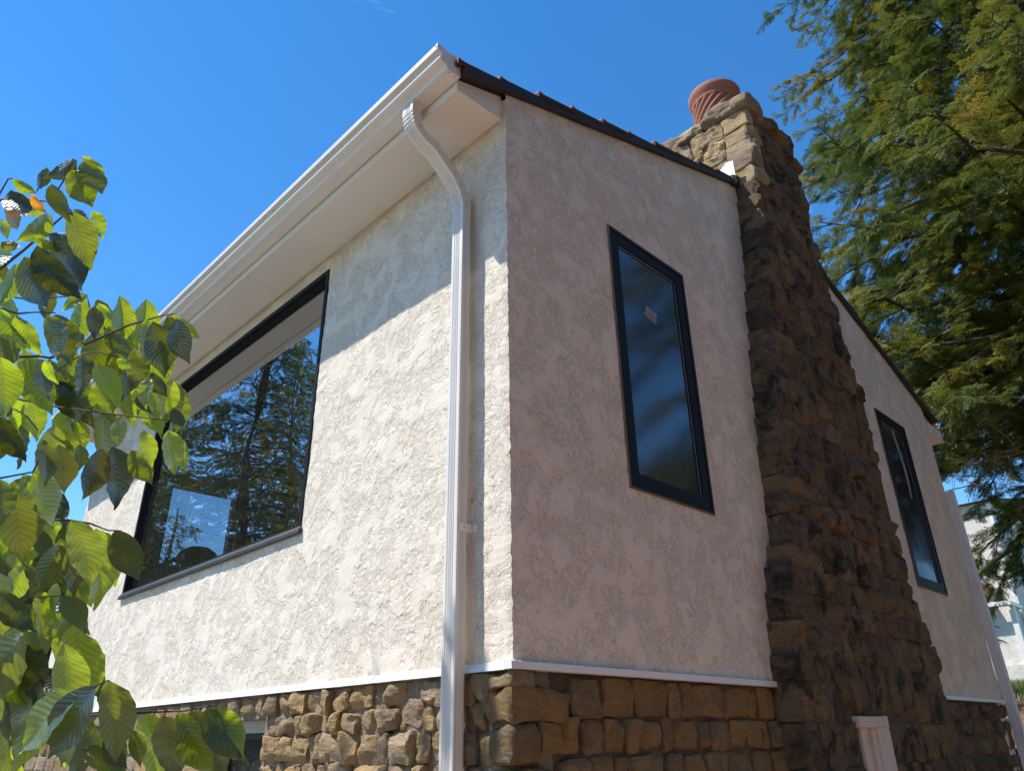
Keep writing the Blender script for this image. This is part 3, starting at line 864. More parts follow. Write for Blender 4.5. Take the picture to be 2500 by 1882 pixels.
# ================================================================ rubble stone work
def block(center, half, axes, seed, n=5, rough=0.02, k=8.0, cuts=3, cut_amt=0.35):
    """rough hewn stone: a rounded block with chipped planes and broken surface"""
    rng = random.Random(seed)
    off = Vector((rng.uniform(-50, 50), rng.uniform(-50, 50), rng.uniform(-50, 50)))
    planes = []
    for _ in range(cuts):
        nn = Vector((rng.uniform(-0.9, 0.9), rng.uniform(-0.9, 0.9), 1.0)).normalized()
        reach = abs(nn.x) + abs(nn.y) + abs(nn.z)
        planes.append((nn, reach * (1 - rng.uniform(0.12, cut_amt))))
    idx, V, F = {}, [], []
    hx, hy, hz = half
    c = Vector(center)
    au, av, aw = axes
    def vid(i, j, m):
        key = (i, j, m)
        if key in idx: return idx[key]
        p = Vector((2 * i / n - 1, 2 * j / n - 1, 2 * m / n - 1))
        d = (abs(p.x) ** k + abs(p.y) ** k + abs(p.z) ** k) ** (1 / k)
        p = p / d
        for nn, o in planes:
            e = p.dot(nn) - o
            if e > 0: p -= nn * e
        w = Vector((p.x * hx, p.y * hy, p.z * hz))
        q = w + off
        dn = noise.fractal(q * 9, 1.0, 2.1, 4)
        dn2 = noise.noise(q * 4.5) + 0.7 * abs(noise.noise(Vector((q.x * 5, q.y * 16, q.z * 5))))
        w += Vector((p.x * 0.35, p.y * 0.35, p.z)) * (dn * rough + dn2 * rough * 0.8)
        w.x += noise.noise(q * 7 + Vector((9, 0, 0))) * rough * 0.8
        w.y += noise.noise(q * 7 + Vector((0, 9, 0))) * rough * 0.8
        idx[key] = len(V)
        V.append(c + au * w.x + av * w.y + aw * w.z)
        return idx[key]
    for a in range(n):
        for b_ in range(n):
            for s in (0, n):
                q = [(a, b_), (a + 1, b_), (a + 1, b_ + 1), (a, b_ + 1)]
                if s == 0: q = q[::-1]
                F.append(tuple(vid(x, y, s) for x, y in q))
                F.append(tuple(vid(s, x, y) for x, y in q))
                F.append(tuple(vid(y, s, x) for x, y in q))
    return V, F

EX, EY, EZ = Vector((1, 0, 0)), Vector((0, 1, 0)), Vector((0, 0, 1))
AX_L = (EX, EZ, -EY)         # u = x, v = z, out = -y
AX_R = (EY, EZ, EX)          # u = y, v = z, out = +x
STONE_SEED = [100]
def stone(axes, u0, u1, v0, v1, w0, w1, mat, parent, n=5, rough=0.012, tilt=0.0, k=6.0, cuts=4, cut_amt=0.3, gap=0.012):
    STONE_SEED[0] += 1
    au, av, aw = axes
    c = au * (u0 + u1) / 2 + av * (v0 + v1) / 2 + aw * (w0 + w1) / 2
    if tilt:
        rot = Matrix.Rotation(tilt, 3, aw)
        axes = (rot @ au, rot @ av, aw)
    V, F = block(c, ((u1 - u0) / 2 - gap / 2, (v1 - v0) / 2 - gap / 2, (w1 - w0) / 2), axes, STONE_SEED[0], n, rough, k, cuts, cut_amt)
    o = pydata('stone', V, F, mat, parent, smooth=True)
    o.data.set_sharp_from_angle(angle=R(9))
    return o

def courses(u_lo, u_hi, v1, v0, hmin, hmax, wmin, wmax, rng):
    """rubble courses from v1 down to v0; now and then a tall stone takes two courses"""
    v = v1
    blocked = []
    while v > v0:
        h = rng.uniform(hmin, hmax)
        u = u_lo(v - h / 2) if callable(u_lo) else u_lo
        ue = u_hi(v - h / 2) if callable(u_hi) else u_hi
        nb = []
        first = True
        while u < ue - 0.02:
            w = rng.uniform(wmin, wmax)
            if ue - (u + w) < wmin * 0.7: w = ue - u
            hit = [b for b in blocked if b[0] < u + w - 0.03 and b[1] > u + 0.03 and b[2] < v - 0.02]
            if hit:
                b = hit[0]
                if b[0] - u > wmin * 0.6: w = b[0] - u
                else:
                    u = b[1]
                    continue
            tall = rng.random() < 0.13 and w < wmax * 0.7
            hh = h * (1.9 if tall else 1.0)
            yield (u, u + w, v - hh, v, first, u + w >= ue - 0.021)
            if tall: nb.append((u, u + w, v - hh))
            u += w
            first = False
        blocked = nb
        v -= h

# mortar backing of the stone base
def backing(name, lo, hi, mat, axis, amp=0.012):
    """slab whose outer face is a lumpy mortar surface"""
    bm = bmesh.new()
    bx(bm, lo, hi)
    bmesh.ops.subdivide_edges(bm, edges=bm.edges[:], cuts=24, use_grid_fill=True)
    for v in bm.verts:
        d = noise.fractal(v.co * 14, 1.0, 2.0, 3) * amp
        if axis == 1: v.co.y += d
        else: v.co.x += d
    return obj(name, bm, mat, house, smooth=True)

BW = (-2.80, -2.12, 1.10, 1.74)     # basement window opening in the long wall
sw1 = backing('stone_wall', (BW[1], 0.019, 0.0), (-0.02, 0.25, 1.868), MAT['mortar'], 1)
sw1b = backing('stone_wall', (-LEN, 0.014, 0.0), (BW[0], 0.25, 1.868), MAT['mortar'], 1)
box('lintel', (BW[0] - 0.0, 0.075, 1.66), (BW[1] + 0.0, 0.16, 1.735), plain('lintel_paint', (0.42, 0.38, 0.29), 0.7, var=0.2), house, 0.004)
box('stone_wall', (BW[0], 0.024, 1.735), (BW[1], 0.25, 1.868), MAT['mortar'], house)
box('stone_wall', (BW[0], 0.03, 0.0), (BW[1], 0.25, 0.9), MAT['mortar'], house)
wbm = empty('window'); wbm.parent = house
bm = bmesh.new(); ring(bm, 1, (BW[0], BW[1], 0.9, 1.66), 0.035, 0.09, 0.15); obj('frame', bm, MAT['wood_dark'], wbm)
pydata('pane', [(BW[0], 0.13, 0.9), (BW[1], 0.13, 0.9), (BW[1], 0.13, 1.66), (BW[0], 0.13, 1.66)], [(0, 1, 2, 3)], MAT['glass2'], wbm)
box('dark_backing', (BW[0] - .1, 0.20, 0.8), (BW[1] + .1, 0.22, 1.7), MAT['dark'], wbm)  # dark board close behind the basement pane
wbm['label'] = 'small basement window in the stone base under the picture window'

rng = random.Random(11)
# quoins at the near corner belong to the long wall
QZ = [(1.80, 1.862), (1.665, 1.795), (1.50, 1.655), (1.345, 1.49), (1.18, 1.335), (1.0, 1.17)]
QL = [0.13, 0.17, 0.13, 0.20, 0.14, 0.18]; QR = [0.12, 0.36, 0.145, 0.26, 0.34, 0.2]
for i, (z0, z1) in enumerate(QZ):
    STONE_SEED[0] += 1
    c = Vector(((0.022 - QL[i]) / 2, (QR[i] - 0.022) / 2, (z0 + z1) / 2))
    V, F = block(c, ((QL[i] + 0.022) / 2, (QR[i] + 0.022) / 2, (z1 - z0) / 2), (EX, EY, EZ), STONE_SEED[0] + 7, 9, 0.022, 7.0, 0)
    o = pydata('stone', V, F, MAT['stone_mid' if i else 'stone'], sw1, smooth=True); o.data.set_sharp_from_angle(angle=R(38))
def q_left(z):
    for (z0, z1), l_ in zip(QZ, QL):
        if z0 - 0.01 <= z <= z1 + 0.01: return -l_ - 0.004
    return -0.16
def q_right(z):
    for (z0, z1), l_ in zip(QZ, QR):
        if z0 - 0.01 <= z <= z1 + 0.01: return l_ + 0.004
    return 0.2
for u0, u1, v0, v1, a, b_ in courses(BW[1] + 0.005, q_left, 1.862, 1.12, 0.07, 0.165, 0.06, 0.22, rng):
    stone(AX_L, u0, u1, v0 + rng.uniform(-.006, .006), v1 + rng.uniform(-.006, .004), -0.10, 0.010 + rng.uniform(-0.016, 0.024), MAT['stone'], sw1, 8, 0.026, rng.uniform(-0.12, 0.12), 10, 6, 0.38, 0.010)
for u0, u1, v0, v1, a, b_ in courses(BW[0] - 0.5, BW[1] - 0.012, 1.862, 1.74, 0.085, 0.11, 0.1, 0.22, rng):
    if v0 > 1.7: stone(AX_L, u0, u1, v0, v1, -0.09, 0.004 + rng.uniform(-0.01, 0.012), MAT['stone'], sw1, 5, 0.014, rng.uniform(-0.04, 0.04), 5, 4, 0.32, 0.018)
for u0, u1, v0, v1, a, b_ in courses(-6.98, BW[0] - 0.01, 1.862, 1.52, 0.11, 0.18, 0.18, 0.40, rng):
    if u0 > BW[0] - 0.52 and v1 > 1.76: continue
    stone(AX_L, u0, u1, v0, v1, -0.09, 0.004 + rng.uniform(-0.01, 0.014), MAT['stone'], sw1b, 4, 0.014, rng.uniform(-0.04, 0.04), 5, 4, 0.32, 0.018)

# stone base under the gable, near part and far part
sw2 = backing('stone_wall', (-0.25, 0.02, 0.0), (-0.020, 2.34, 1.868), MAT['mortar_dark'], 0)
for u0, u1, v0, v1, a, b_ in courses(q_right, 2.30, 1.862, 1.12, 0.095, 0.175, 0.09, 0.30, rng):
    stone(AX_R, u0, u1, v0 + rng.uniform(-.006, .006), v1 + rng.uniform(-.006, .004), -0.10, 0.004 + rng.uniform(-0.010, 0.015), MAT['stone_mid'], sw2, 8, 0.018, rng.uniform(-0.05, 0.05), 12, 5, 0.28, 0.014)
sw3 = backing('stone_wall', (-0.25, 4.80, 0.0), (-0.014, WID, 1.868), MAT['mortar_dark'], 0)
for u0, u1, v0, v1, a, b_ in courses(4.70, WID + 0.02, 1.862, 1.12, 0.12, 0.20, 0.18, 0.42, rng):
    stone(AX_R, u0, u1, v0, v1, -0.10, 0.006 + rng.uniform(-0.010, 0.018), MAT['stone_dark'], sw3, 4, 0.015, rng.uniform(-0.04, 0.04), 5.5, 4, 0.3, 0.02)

# ---- chimney
def interp(tab, z):
    if z <= tab[0][0]: return tab[0][1]
    for (a, b_), (c, d) in zip(tab[:-1], tab[1:]):
        if z <= c: return b_ + (d - b_) * (z - a) / (c - a)
    return tab[-1][1]
YL = [(0, 2.15), (1.9, 2.24), (2.1, 2.25), (2.5, 2.36), (2.66, 2.39), (2.75, 2.49), (2.87, 2.51), (3.4, 2.54), (4.18, 2.65), (5.4, 2.9), (6.2, 3.0), (7.3, 3.0)]
YR = [(0, 4.85), (1.9, 4.80), (2.24, 4.80), (2.5, 4.67), (2.75, 4.52), (3.9, 4.50), (4.4, 4.46), (5.0, 4.35), (5.56, 4.20), (6.1, 4.12), (6.65, 4.08), (7.3, 4.03)]
DEP = [(0, 0.18), (2.0, 0.18), (4.0, 0.20), (6.0, 0.215), (7.0, 0.245), (7.3, 0.25)]
yl = lambda z: interp(YL, z)
yr = lambda z: interp(YR, z)
dep = lambda z: interp(DEP, z)
V, F = [], []
zs = [0, 1.0, 1.9, 2.1, 2.5, 2.66, 2.75, 3.0, 3.4, 4.18, 4.8, 5.4, 5.9, 6.2, 7.0]
for z in zs:
    a, b_, d = yl(z) + 0.022, yr(z) - 0.022, dep(z) - 0.020
    V += [(-0.10, a, z), (d, a, z), (d, b_, z), (-0.10, b_, z)]
for i in range(len(zs) - 1):
    for k in range(4):
        F.append((i * 4 + k, i * 4 + (k + 1) % 4, i * 4 + 4 + (k + 1) % 4, i * 4 + 4 + k))
o0 = len(V)
for z in (5.6, 7.2):
    V += [(-1.02, 3.05, z), (0.16, 3.05, z), (0.16, 4.0, z), (-1.02, 4.0, z)]
for k in range(4): F.append((o0 + k, o0 + (k + 1) % 4, o0 + 4 + (k + 1) % 4, o0 + 4 + k))
F.append((o0 + 4, o0 + 5, o0 + 6, o0 + 7))
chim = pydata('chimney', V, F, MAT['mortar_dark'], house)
chim['label'] = 'tall tapering rubble stone chimney on the gable wall'

rng = random.Random(23)
ARCH = (2.58, 4.25, 1.72, 2.10)
def chimney_rows():
    z = 7.04
    while z > 1.15:
        h = rng.uniform(0.13, 0.25) if z < 5.9 else rng.uniform(0.12, 0.19)
        if 2.06 < z - h < 2.24: h = z - 2.11
        if h < 0.07: h += 0.12
        yield z - h, z
        z -= h
for z0, z1 in chimney_rows():
    zm = (z0 + z1) / 2
    d = dep(zm)
    a, e = yl(zm), yr(zm)
    u = a
    first = True
    while u < e - 0.03:
        w = rng.uniform(0.2, 0.58)
        if first: w = rng.choice([0.16, 0.24, 0.4, 0.5]) * rng.uniform(0.9, 1.1)
        if e - (u + w) < 0.12: w = e - u
        if zm < 2.11:
            lo, hi = (ARCH[0] + (2.1 - zm) * 0.75, ARCH[1] - (2.1 - zm) * 0.75) if zm > 1.72 else (2.895, 3.40)
            if u < lo and u + w > lo - 0.05: w = lo - u
            if lo - 0.02 <= u < hi:
                u = hi
                continue
        last = u + w >= e - 0.031
        m = MAT['stone_dark'] if zm < 6.1 or (not first) else MAT['stone_sunlit']
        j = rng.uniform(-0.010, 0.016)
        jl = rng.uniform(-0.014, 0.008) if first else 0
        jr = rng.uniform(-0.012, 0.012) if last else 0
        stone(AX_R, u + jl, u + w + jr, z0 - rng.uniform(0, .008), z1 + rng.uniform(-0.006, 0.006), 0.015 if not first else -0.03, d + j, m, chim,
              9 if first else 8, 0.016, rng.uniform(-0.02, 0.02), 20, 6, 0.28, 0.003)
        u += w
        first = False
    if z1 > 6.05:       # the face towards the eave goes back over the roof
        x = dep(zm) - (0.16 if rng.random() < 0.5 else 0.10)
        x = -0.03
        while x > -1.0:
            w = rng.uniform(0.22, 0.40)
            stone(AX_L, max(x - w, -1.02), x, z0, z1, -yl(zm) - 0.14, -yl(zm) + rng.uniform(-0.012, 0.022), MAT['stone_sunlit'], chim, 9, 0.024, rng.uniform(-0.03, 0.03), 14, 6, 0.36, 0.006)
            x -= w
# capping course, overhanging
x = 0.285
for k, w in enumerate((0.52, 0.30, 0.28, 0.3)):
    stone(AX_L, x - w, x, 7.045, 7.225 + rng.uniform(-0.02, 0.03) + (0.03 if k == 0 else 0), -3.32, -2.955, MAT['stone_sunlit'], chim, 9, 0.026, 0, 14, 6, 0.36, 0.008)
    x -= w
yy = 3.32
for k, w in enumerate((0.34, 0.42)):
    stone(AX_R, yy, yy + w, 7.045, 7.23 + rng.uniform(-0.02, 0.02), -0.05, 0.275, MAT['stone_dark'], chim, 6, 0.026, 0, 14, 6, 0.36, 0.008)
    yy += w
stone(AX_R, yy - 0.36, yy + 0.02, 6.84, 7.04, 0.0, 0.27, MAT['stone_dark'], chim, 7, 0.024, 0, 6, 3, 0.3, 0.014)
# flat arch of upright stones over the boxed opening
nv = 11
for k in range(nv):
    t = (k + 0.5) / nv
    ub, ut = 2.90 + t * 1.08, ARCH[0] + t * (ARCH[1] - ARCH[0])
    ang = math.atan2(ut - ub, 0.38)
    cu = (ub + ut) / 2
    hw = 0.062 + rng.uniform(-0.008, 0.008)
    stone(AX_R, cu - hw, cu + hw, 1.725 + rng.uniform(-0.01, 0.01), 2.105, 0.02, 0.165 + rng.uniform(-0.01, 0.03), MAT['stone_dark'], chim, 7, 0.018, ang * -1.0, 12, 4, 0.30, 0.002)

# boxed wooden casing set in the chimney foot
cas = empty('casing'); cas.parent = house
box('header', (0.06, 2.900, 1.640), (0.204, 3.30, 1.708), MAT['casing'], cas, 0.004)
box('stile', (0.06, 2.955, 0.4), (0.182, 3.03, 1.640), MAT['casing'], cas, 0.004)
box('panel', (0.06, 3.03, 0.4), (0.166, 3.11, 1.640), MAT['casing'], cas)
box('stile', (0.06, 3.11, 0.4), (0.190, 3.17, 1.640), MAT['casing'], cas, 0.004)
box('stile', (0.06, 3.17, 0.4), (0.205, 3.372, 1.640), MAT['casing'], cas, 0.004)
box('stile', (0.06, 3.30, 1.640), (0.208, 3.372, 1.712), MAT['casing'], cas, 0.003)
cas['label'] = 'painted wooden casing in the foot of the chimney'

# metal flashing where the roof edge meets the chimney, and rake end piece
pydata('flashing', [(0.05, 2.925, 6.20), (-0.36, 2.935, 6.235), (-0.30, 2.935, 6.30), (-0.01, 2.925, 6.47), (0.05, 2.925, 6.45)], [(0, 4, 3, 2, 1)], plain('bare_flashing', (0.8, 0.8, 0.82), 0.5), chim)
bm = bmesh.new(); prism(bm, [(2.88, 6.150), (3.03, 6.20), (3.03, 6.325), (2.88, 6.262)], 0, 0.012, 0.046); obj('flashing', bm, MAT['rake'], chim)

# clay chimney pot with a spiral fluted barrel
def pot():
    cx, cy = -0.20, 3.32
    prof = [(0.235, 7.000), (0.236, 7.240), (0.240, 7.270), (0.240, 7.290)]
    nb = 22
    for i in range(nb + 1):
        prof.append((0.236, 7.295 + 0.27 * i / nb))
    prof += [(0.246, 7.575), (0.246, 7.605), (0.240, 7.610), (0.256, 7.650), (0.268, 7.680), (0.270, 7.720), (0.262, 7.735), (0.235, 7.720), (0.22, 7.520), (0.215, 7.120)]
    seg = 96
    V, F = [], []
    for i, (r, z) in enumerate(prof):
        for k in range(seg):
            th = 2 * math.pi * k / seg
            rr = r
            if 4 <= i <= 4 + nb:
                ph = th * 16 - (z - 7.295) * 62
                rr = r - 0.016 + 0.026 * abs(math.sin(ph / 2))
            V.append((cx + rr * math.cos(th), cy + rr * math.sin(th), z))
    for i in range(len(prof) - 1):
        for k in range(seg):
            F.append((i * seg + k, i * seg + (k + 1) % seg, (i + 1) * seg + (k + 1) % seg, (i + 1) * seg + k))
    o = pydata('chimney_pot', V, F, MAT['clay'], chim, smooth=True)
    o.data.set_sharp_from_angle(angle=R(50))
pot()

# ---- things on the inner sill of the picture window
def lathe(name, cx, cy, prof, mat, seg=24, parent=None):
    V, F = [], []
    for r, z in prof:
        for k in range(seg):
            th = 2 * math.pi * k / seg
            V.append((cx + r * math.cos(th), cy + r * math.sin(th), z))
    for i in range(len(prof) - 1):
        for k in range(seg):
            F.append((i * seg + k, i * seg + (k + 1) % seg, (i + 1) * seg + (k + 1) % seg, (i + 1) * seg + k))
    F.append(tuple(range(seg))[::-1]); F.append(tuple((len(prof) - 1) * seg + k for k in range(seg)))
    return pydata(name, V, F, mat, parent, smooth=True)
box('inner_sill', (WIN_A[0], 0.152, 2.80), (WIN_A[1], 0.42, 2.84), MAT['wood_dark'], house, 0.004)
v_ = lathe('vase', -4.20, 0.27, [(0.07, 2.842), (0.10, 2.86), (0.16, 2.93), (0.19, 3.0), (0.185, 3.06), (0.15, 3.12), (0.09, 3.16), (0.05, 3.165)], MAT['dark'])
tag(v_, 'round dark vase on the sill behind the picture window', 'vase')
bm = bmesh.new(); bx(bm, (-5.02, 0.20, 2.842), (-4.46, 0.38, 3.10), 0.015); bx(bm, (-4.98, 0.22, 3.098), (-4.62, 0.36, 3.15), 0.02)
o = obj('box', bm, MAT['dark'], None); tag(o, 'dark low box on the sill left of the round vase', 'box')
plant = empty('potted_plant', (-3.14, 0.27, 2.842))
lathe('pot', -3.14, 0.27, [(0.05, 2.842), (0.065, 2.95), (0.07, 2.955)], MAT['dark'], 16, plant)
MAT['blade'] = plain('blade_green', (0.16, 0.24, 0.13), 0.5, var=0.2)
for k, (dx, dz) in enumerate(((-0.085, 0.34), (0.03, 0.22), (-0.01, 0.26))):
    b0 = Vector((-3.14 + 0.02 * k, 0.26 + 0.01 * k, 2.94))
    pydata('leaf', [b0 + Vector((-0.018, 0, 0)), b0 + Vector((0.018, 0.005, 0)), b0 + Vector((dx * .5 + 0.016, 0, dz * .5)), b0 + Vector((dx * .5 - 0.016, 0.004, dz * .5)), b0 + Vector((dx, 0.01, dz))], [(0, 1, 2, 3), (3, 2, 4)], MAT['blade'], plant)
tag(plant, 'spiky green plant in a dark pot behind the picture window', 'plant')

# ================================================================ conifers
def spray_template():
    """one flat feathery spray along +x (length 1): side twigs carrying short kites of needles"""
    rng = random.Random(4)
    V, F = [], []
    def kite(p, d, L, w):
        d = d.normalized()
        s = Vector((-d.y, d.x, 0)) * w
        z = Vector((0, 0, rng.uniform(-0.03, 0.03)))
        i = len(V)
        V.extend([p + s * 0.8 + z, p - s * 0.8 - z, p + d * L])
        F.append((i, i + 1, i + 2))
    n = 8
    for k in range(n):
        t = 0.10 + 0.80 * k / (n - 1)
        base = Vector((t, 0.04 * math.sin(t * 5), -0.10 * t * t))
        L = 0.36 * (1 - t) ** 0.75 + 0.09
        for sg in (-1, 1):
            a = R(48 + rng.uniform(-9, 9))
            d = Vector((math.cos(a), sg * math.sin(a), -0.15 + rng.uniform(-.1, .1)))
            kite(base, d, L * 0.95, 0.042)
            kite(base + d * L * 0.42, Vector((d.x + 0.5, d.y * 0.6, d.z)), L * 0.6, 0.036)
    kite(Vector((0.72, 0.0, -0.05)), Vector((1, 0.1, -0.3)), 0.33, 0.04)
    return np.array([tuple(v) for v in V]), np.array(F)

def conifer_meshes(name, seed, height, radius, n_limbs, z_first, per_m, spray_len, yellow=0.10, bare_low=True):
    rng = random.Random(seed)
    nrng = np.random.default_rng(seed)
    TV, TF = spray_template()
    wv, wf = [], []
    def add(pts, rad, seg):
        V, F = tube_arrays(pts, rad, seg)
        o = len(wv)
        wv.extend(V); wf.extend([tuple(i + o for i in f) for f in F])
    tp = [(0.25 * math.sin(i * 0.7), 0.2 * math.cos(i * 0.9), height * i / 12) for i in range(13)]
    add(tp, [0.34 * (1 - i / 12.5) + 0.02 for i in range(13)], 10)
    SP, SD, SL, ST, SN = [], [], [], [], []
    for i in range(n_limbs):
        h = z_first + (height * 0.97 - z_first) * (i / n_limbs) ** 1.25
        az = i * 2.39996 + rng.uniform(-0.4, 0.4)
        f = h / height
        L = radius * (1.0 - max(0.0, f - 0.15) ** 1.25) * rng.uniform(0.72, 1.08) + 0.4
        out = Vector((math.cos(az), math.sin(az), 0))
        lift = rng.uniform(0.10, 0.34) if f < 0.7 else rng.uniform(0.3, 0.6)
        droop = rng.uniform(0.30, 0.55)
        side = Vector((-out.y, out.x, 0)) * rng.uniform(-0.25, 0.25)
        pts, m = [], 9
        p0 = Vector((0, 0, h))
        for k in range(m + 1):
            t = k / m
            pts.append(p0 + (out * t + side * t * t) * L + Vector((0, 0, (lift * t - droop * t * t * 1.1) * L * 0.75)) + Vector((rng.gauss(0, .04), rng.gauss(0, .04), rng.gauss(0, .04))) * (t > 0) * L * 0.25)
        add(pts, [max(0.008, 0.075 * (L / radius) * (1 - k / (m + .6))) for k in range(m + 1)], 6)
        tint_b = rng.gauss(0.40, 0.12)
        nt = max(5, int(L * 4.8))
        for q in range(nt):
            s = 0.16 + 0.84 * (q + rng.random()) / nt
            k = min(m - 1, int(s * m)); fr = s * m - k
            bp = pts[k].lerp(pts[k + 1], fr)
            tdir = (pts[k + 1] - pts[k]).normalized()
            sd = Vector((-tdir.y, tdir.x, 0)) * (1 if q % 2 else -1)
            L2 = (0.30 + 1.35 * (1 - s) ** 0.8 * min(1.2, L / 4)) * rng.uniform(0.6, 1.15)
            dirv = (tdir * rng.uniform(0.35, 0.9) + sd * rng.uniform(0.5, 1.0) + Vector((0, 0, rng.uniform(-0.25, 0.15)))).normalized()
            e = bp + dirv * L2 + Vector((0, 0, -0.25 * L2 * L2))
            midp = bp.lerp(e, 0.5) + Vector((0, 0, 0.05 * L2))
            add([bp, midp, e], [0.012, 0.008, 0.003], 3)
            twig_t = tint_b + rng.gauss(0, 0.08)
            if rng.random() < yellow: twig_t = rng.uniform(0.68, 0.95)
            if rng.random() < 0.05 and bare_low: continue
            ns = max(3, int(L2 * per_m))
            for j in range(ns):
                u = 0.15 + 0.85 * (j + rng.random()) / ns
                c = (bp.lerp(midp, u * 2) if u < .5 else midp.lerp(e, u * 2 - 1))
                dv = dirv * rng.uniform(0.5, 1.0) + sd.cross(Vector((0, 0, 1))) * rng.uniform(-.5, .5) + Vector((rng.gauss(0, .35), rng.gauss(0, .35), rng.uniform(-0.75, 0.12)))
                if dv.length < 0.1: continue
                SP.append(tuple(c)); SD.append(tuple(dv.normalized())); SL.append(spray_len * rng.uniform(0.55, 1.2)); ST.append(min(1, max(0, twig_t + rng.gauss(0, 0.07))))
    SP, SD, SL, ST = np.array(SP), np.array(SD), np.array(SL), np.array(ST)
    N = len(SP)
    upv = np.tile(np.array([0, 0, 1.0]), (N, 1)) + nrng.normal(0, 0.38, (N, 3))
    sv = np.cross(upv, SD); sv /= np.linalg.norm(sv, axis=1, keepdims=True) + 1e-9
    nv = np.cross(SD, sv)
    nV = len(TV)
    P = SP[:, None, :] + (TV[None, :, 0:1] * SD[:, None, :] + TV[None, :, 1:2] * sv[:, None, :] + TV[None, :, 2:3] * nv[:, None, :]) * SL[:, None, None]
    P = P.reshape(-1, 3)
    FI = (TF[None] + (np.arange(N) * nV)[:, None, None]).reshape(-1, 3)
    me = bpy.data.meshes.new(name + '_crown')
    me.vertices.add(len(P)); me.vertices.foreach_set('co', P.astype(np.float32).ravel())
    me.loops.add(FI.size); me.loops.foreach_set('vertex_index', FI.astype(np.int32).ravel())
    me.polygons.add(len(FI)); me.polygons.foreach_set('loop_start', (np.arange(len(FI)) * 3).astype(np.int32))
    at = me.attributes.new('tint', 'FLOAT', 'FACE')
    tv = np.repeat(ST, len(TF)) + nrng.normal(0, 0.03, N * len(TF))
    at.data.foreach_set('value', np.clip(tv, 0, 1).astype(np.float32))
    me.update(calc_edges=True)
    me.materials.append(MAT['needle'])
    wme = bpy.data.meshes.new(name + '_wood')
    wme.from_pydata([tuple(v) for v in wv], [], wf)
    wme.polygons.foreach_set('use_smooth', [True] * len(wme.polygons))
    wme.materials.append(MAT['bark'])
    print(name, 'sprays', N, 'faces', len(FI))
    return me, wme

def tree(name, crown, wood, loc, rz, sc, label, group):
    r = empty(name)
    t = bpy.data.objects.new('trunk', wood); COL.objects.link(t); t.parent = r
    c = bpy.data.objects.new('crown', crown); COL.objects.link(c); c.parent = r; c['kind'] = 'stuff'
    r.location = loc; r.rotation_euler = (0, 0, rz); r.scale = (sc, sc, sc)
    tag(r, label, 'tree', group)
    return r
HC, HW = conifer_meshes('hemlock_far', 7, 25.0, 7.6, 140, 3.4, 6.0, 0.42)

# the hemlock in view: a trunk and single boughs, each bough a copy of one of a few detailed ones
def fine_spray():
    rng = random.Random(9)
    V, F = [], []
    def needle(p, d, L, w):
        d = d.normalized()
        s = Vector((-d.y, d.x, rng.uniform(-.6, .6))).normalized() * w
        i = len(V)
        V.extend([p + s, p - s, p + d * L])
        F.append((i, i + 1, i + 2))
    n = 9
    for k in range(n):
        t = 0.06 + 0.84 * k / (n - 1)
        base = Vector((t, 0.05 * math.sin(t * 5), -0.14 * t * t))
        L = 0.34 * (1 - t) ** 0.7 + 0.07
        for sg in (-1, 1):
            a = R(46 + rng.uniform(-12, 12))
            d = Vector((math.cos(a), sg * math.sin(a), -0.2 + rng.uniform(-.15, .15)))
            m = max(2, int(L * 15))
            for q in range(m):
                p = base + d * L * (q / m)
                for s2 in (-1, 1):
                    b2 = R(38 + rng.uniform(-15, 15)) * s2
                    dd = Vector((d.x * math.cos(b2) - d.y * math.sin(b2), d.x * math.sin(b2) + d.y * math.cos(b2), d.z + rng.uniform(-.3, .3)))
                    needle(p, dd, 0.105 * rng.uniform(0.7, 1.2), 0.019)
            needle(base + d * L * 0.85, d, 0.11, 0.018)
    needle(Vector((0.9, 0, -0.11)), Vector((1, 0, -.3)), 0.13, 0.02)
    return np.array([tuple(v) for v in V]), np.array(F)

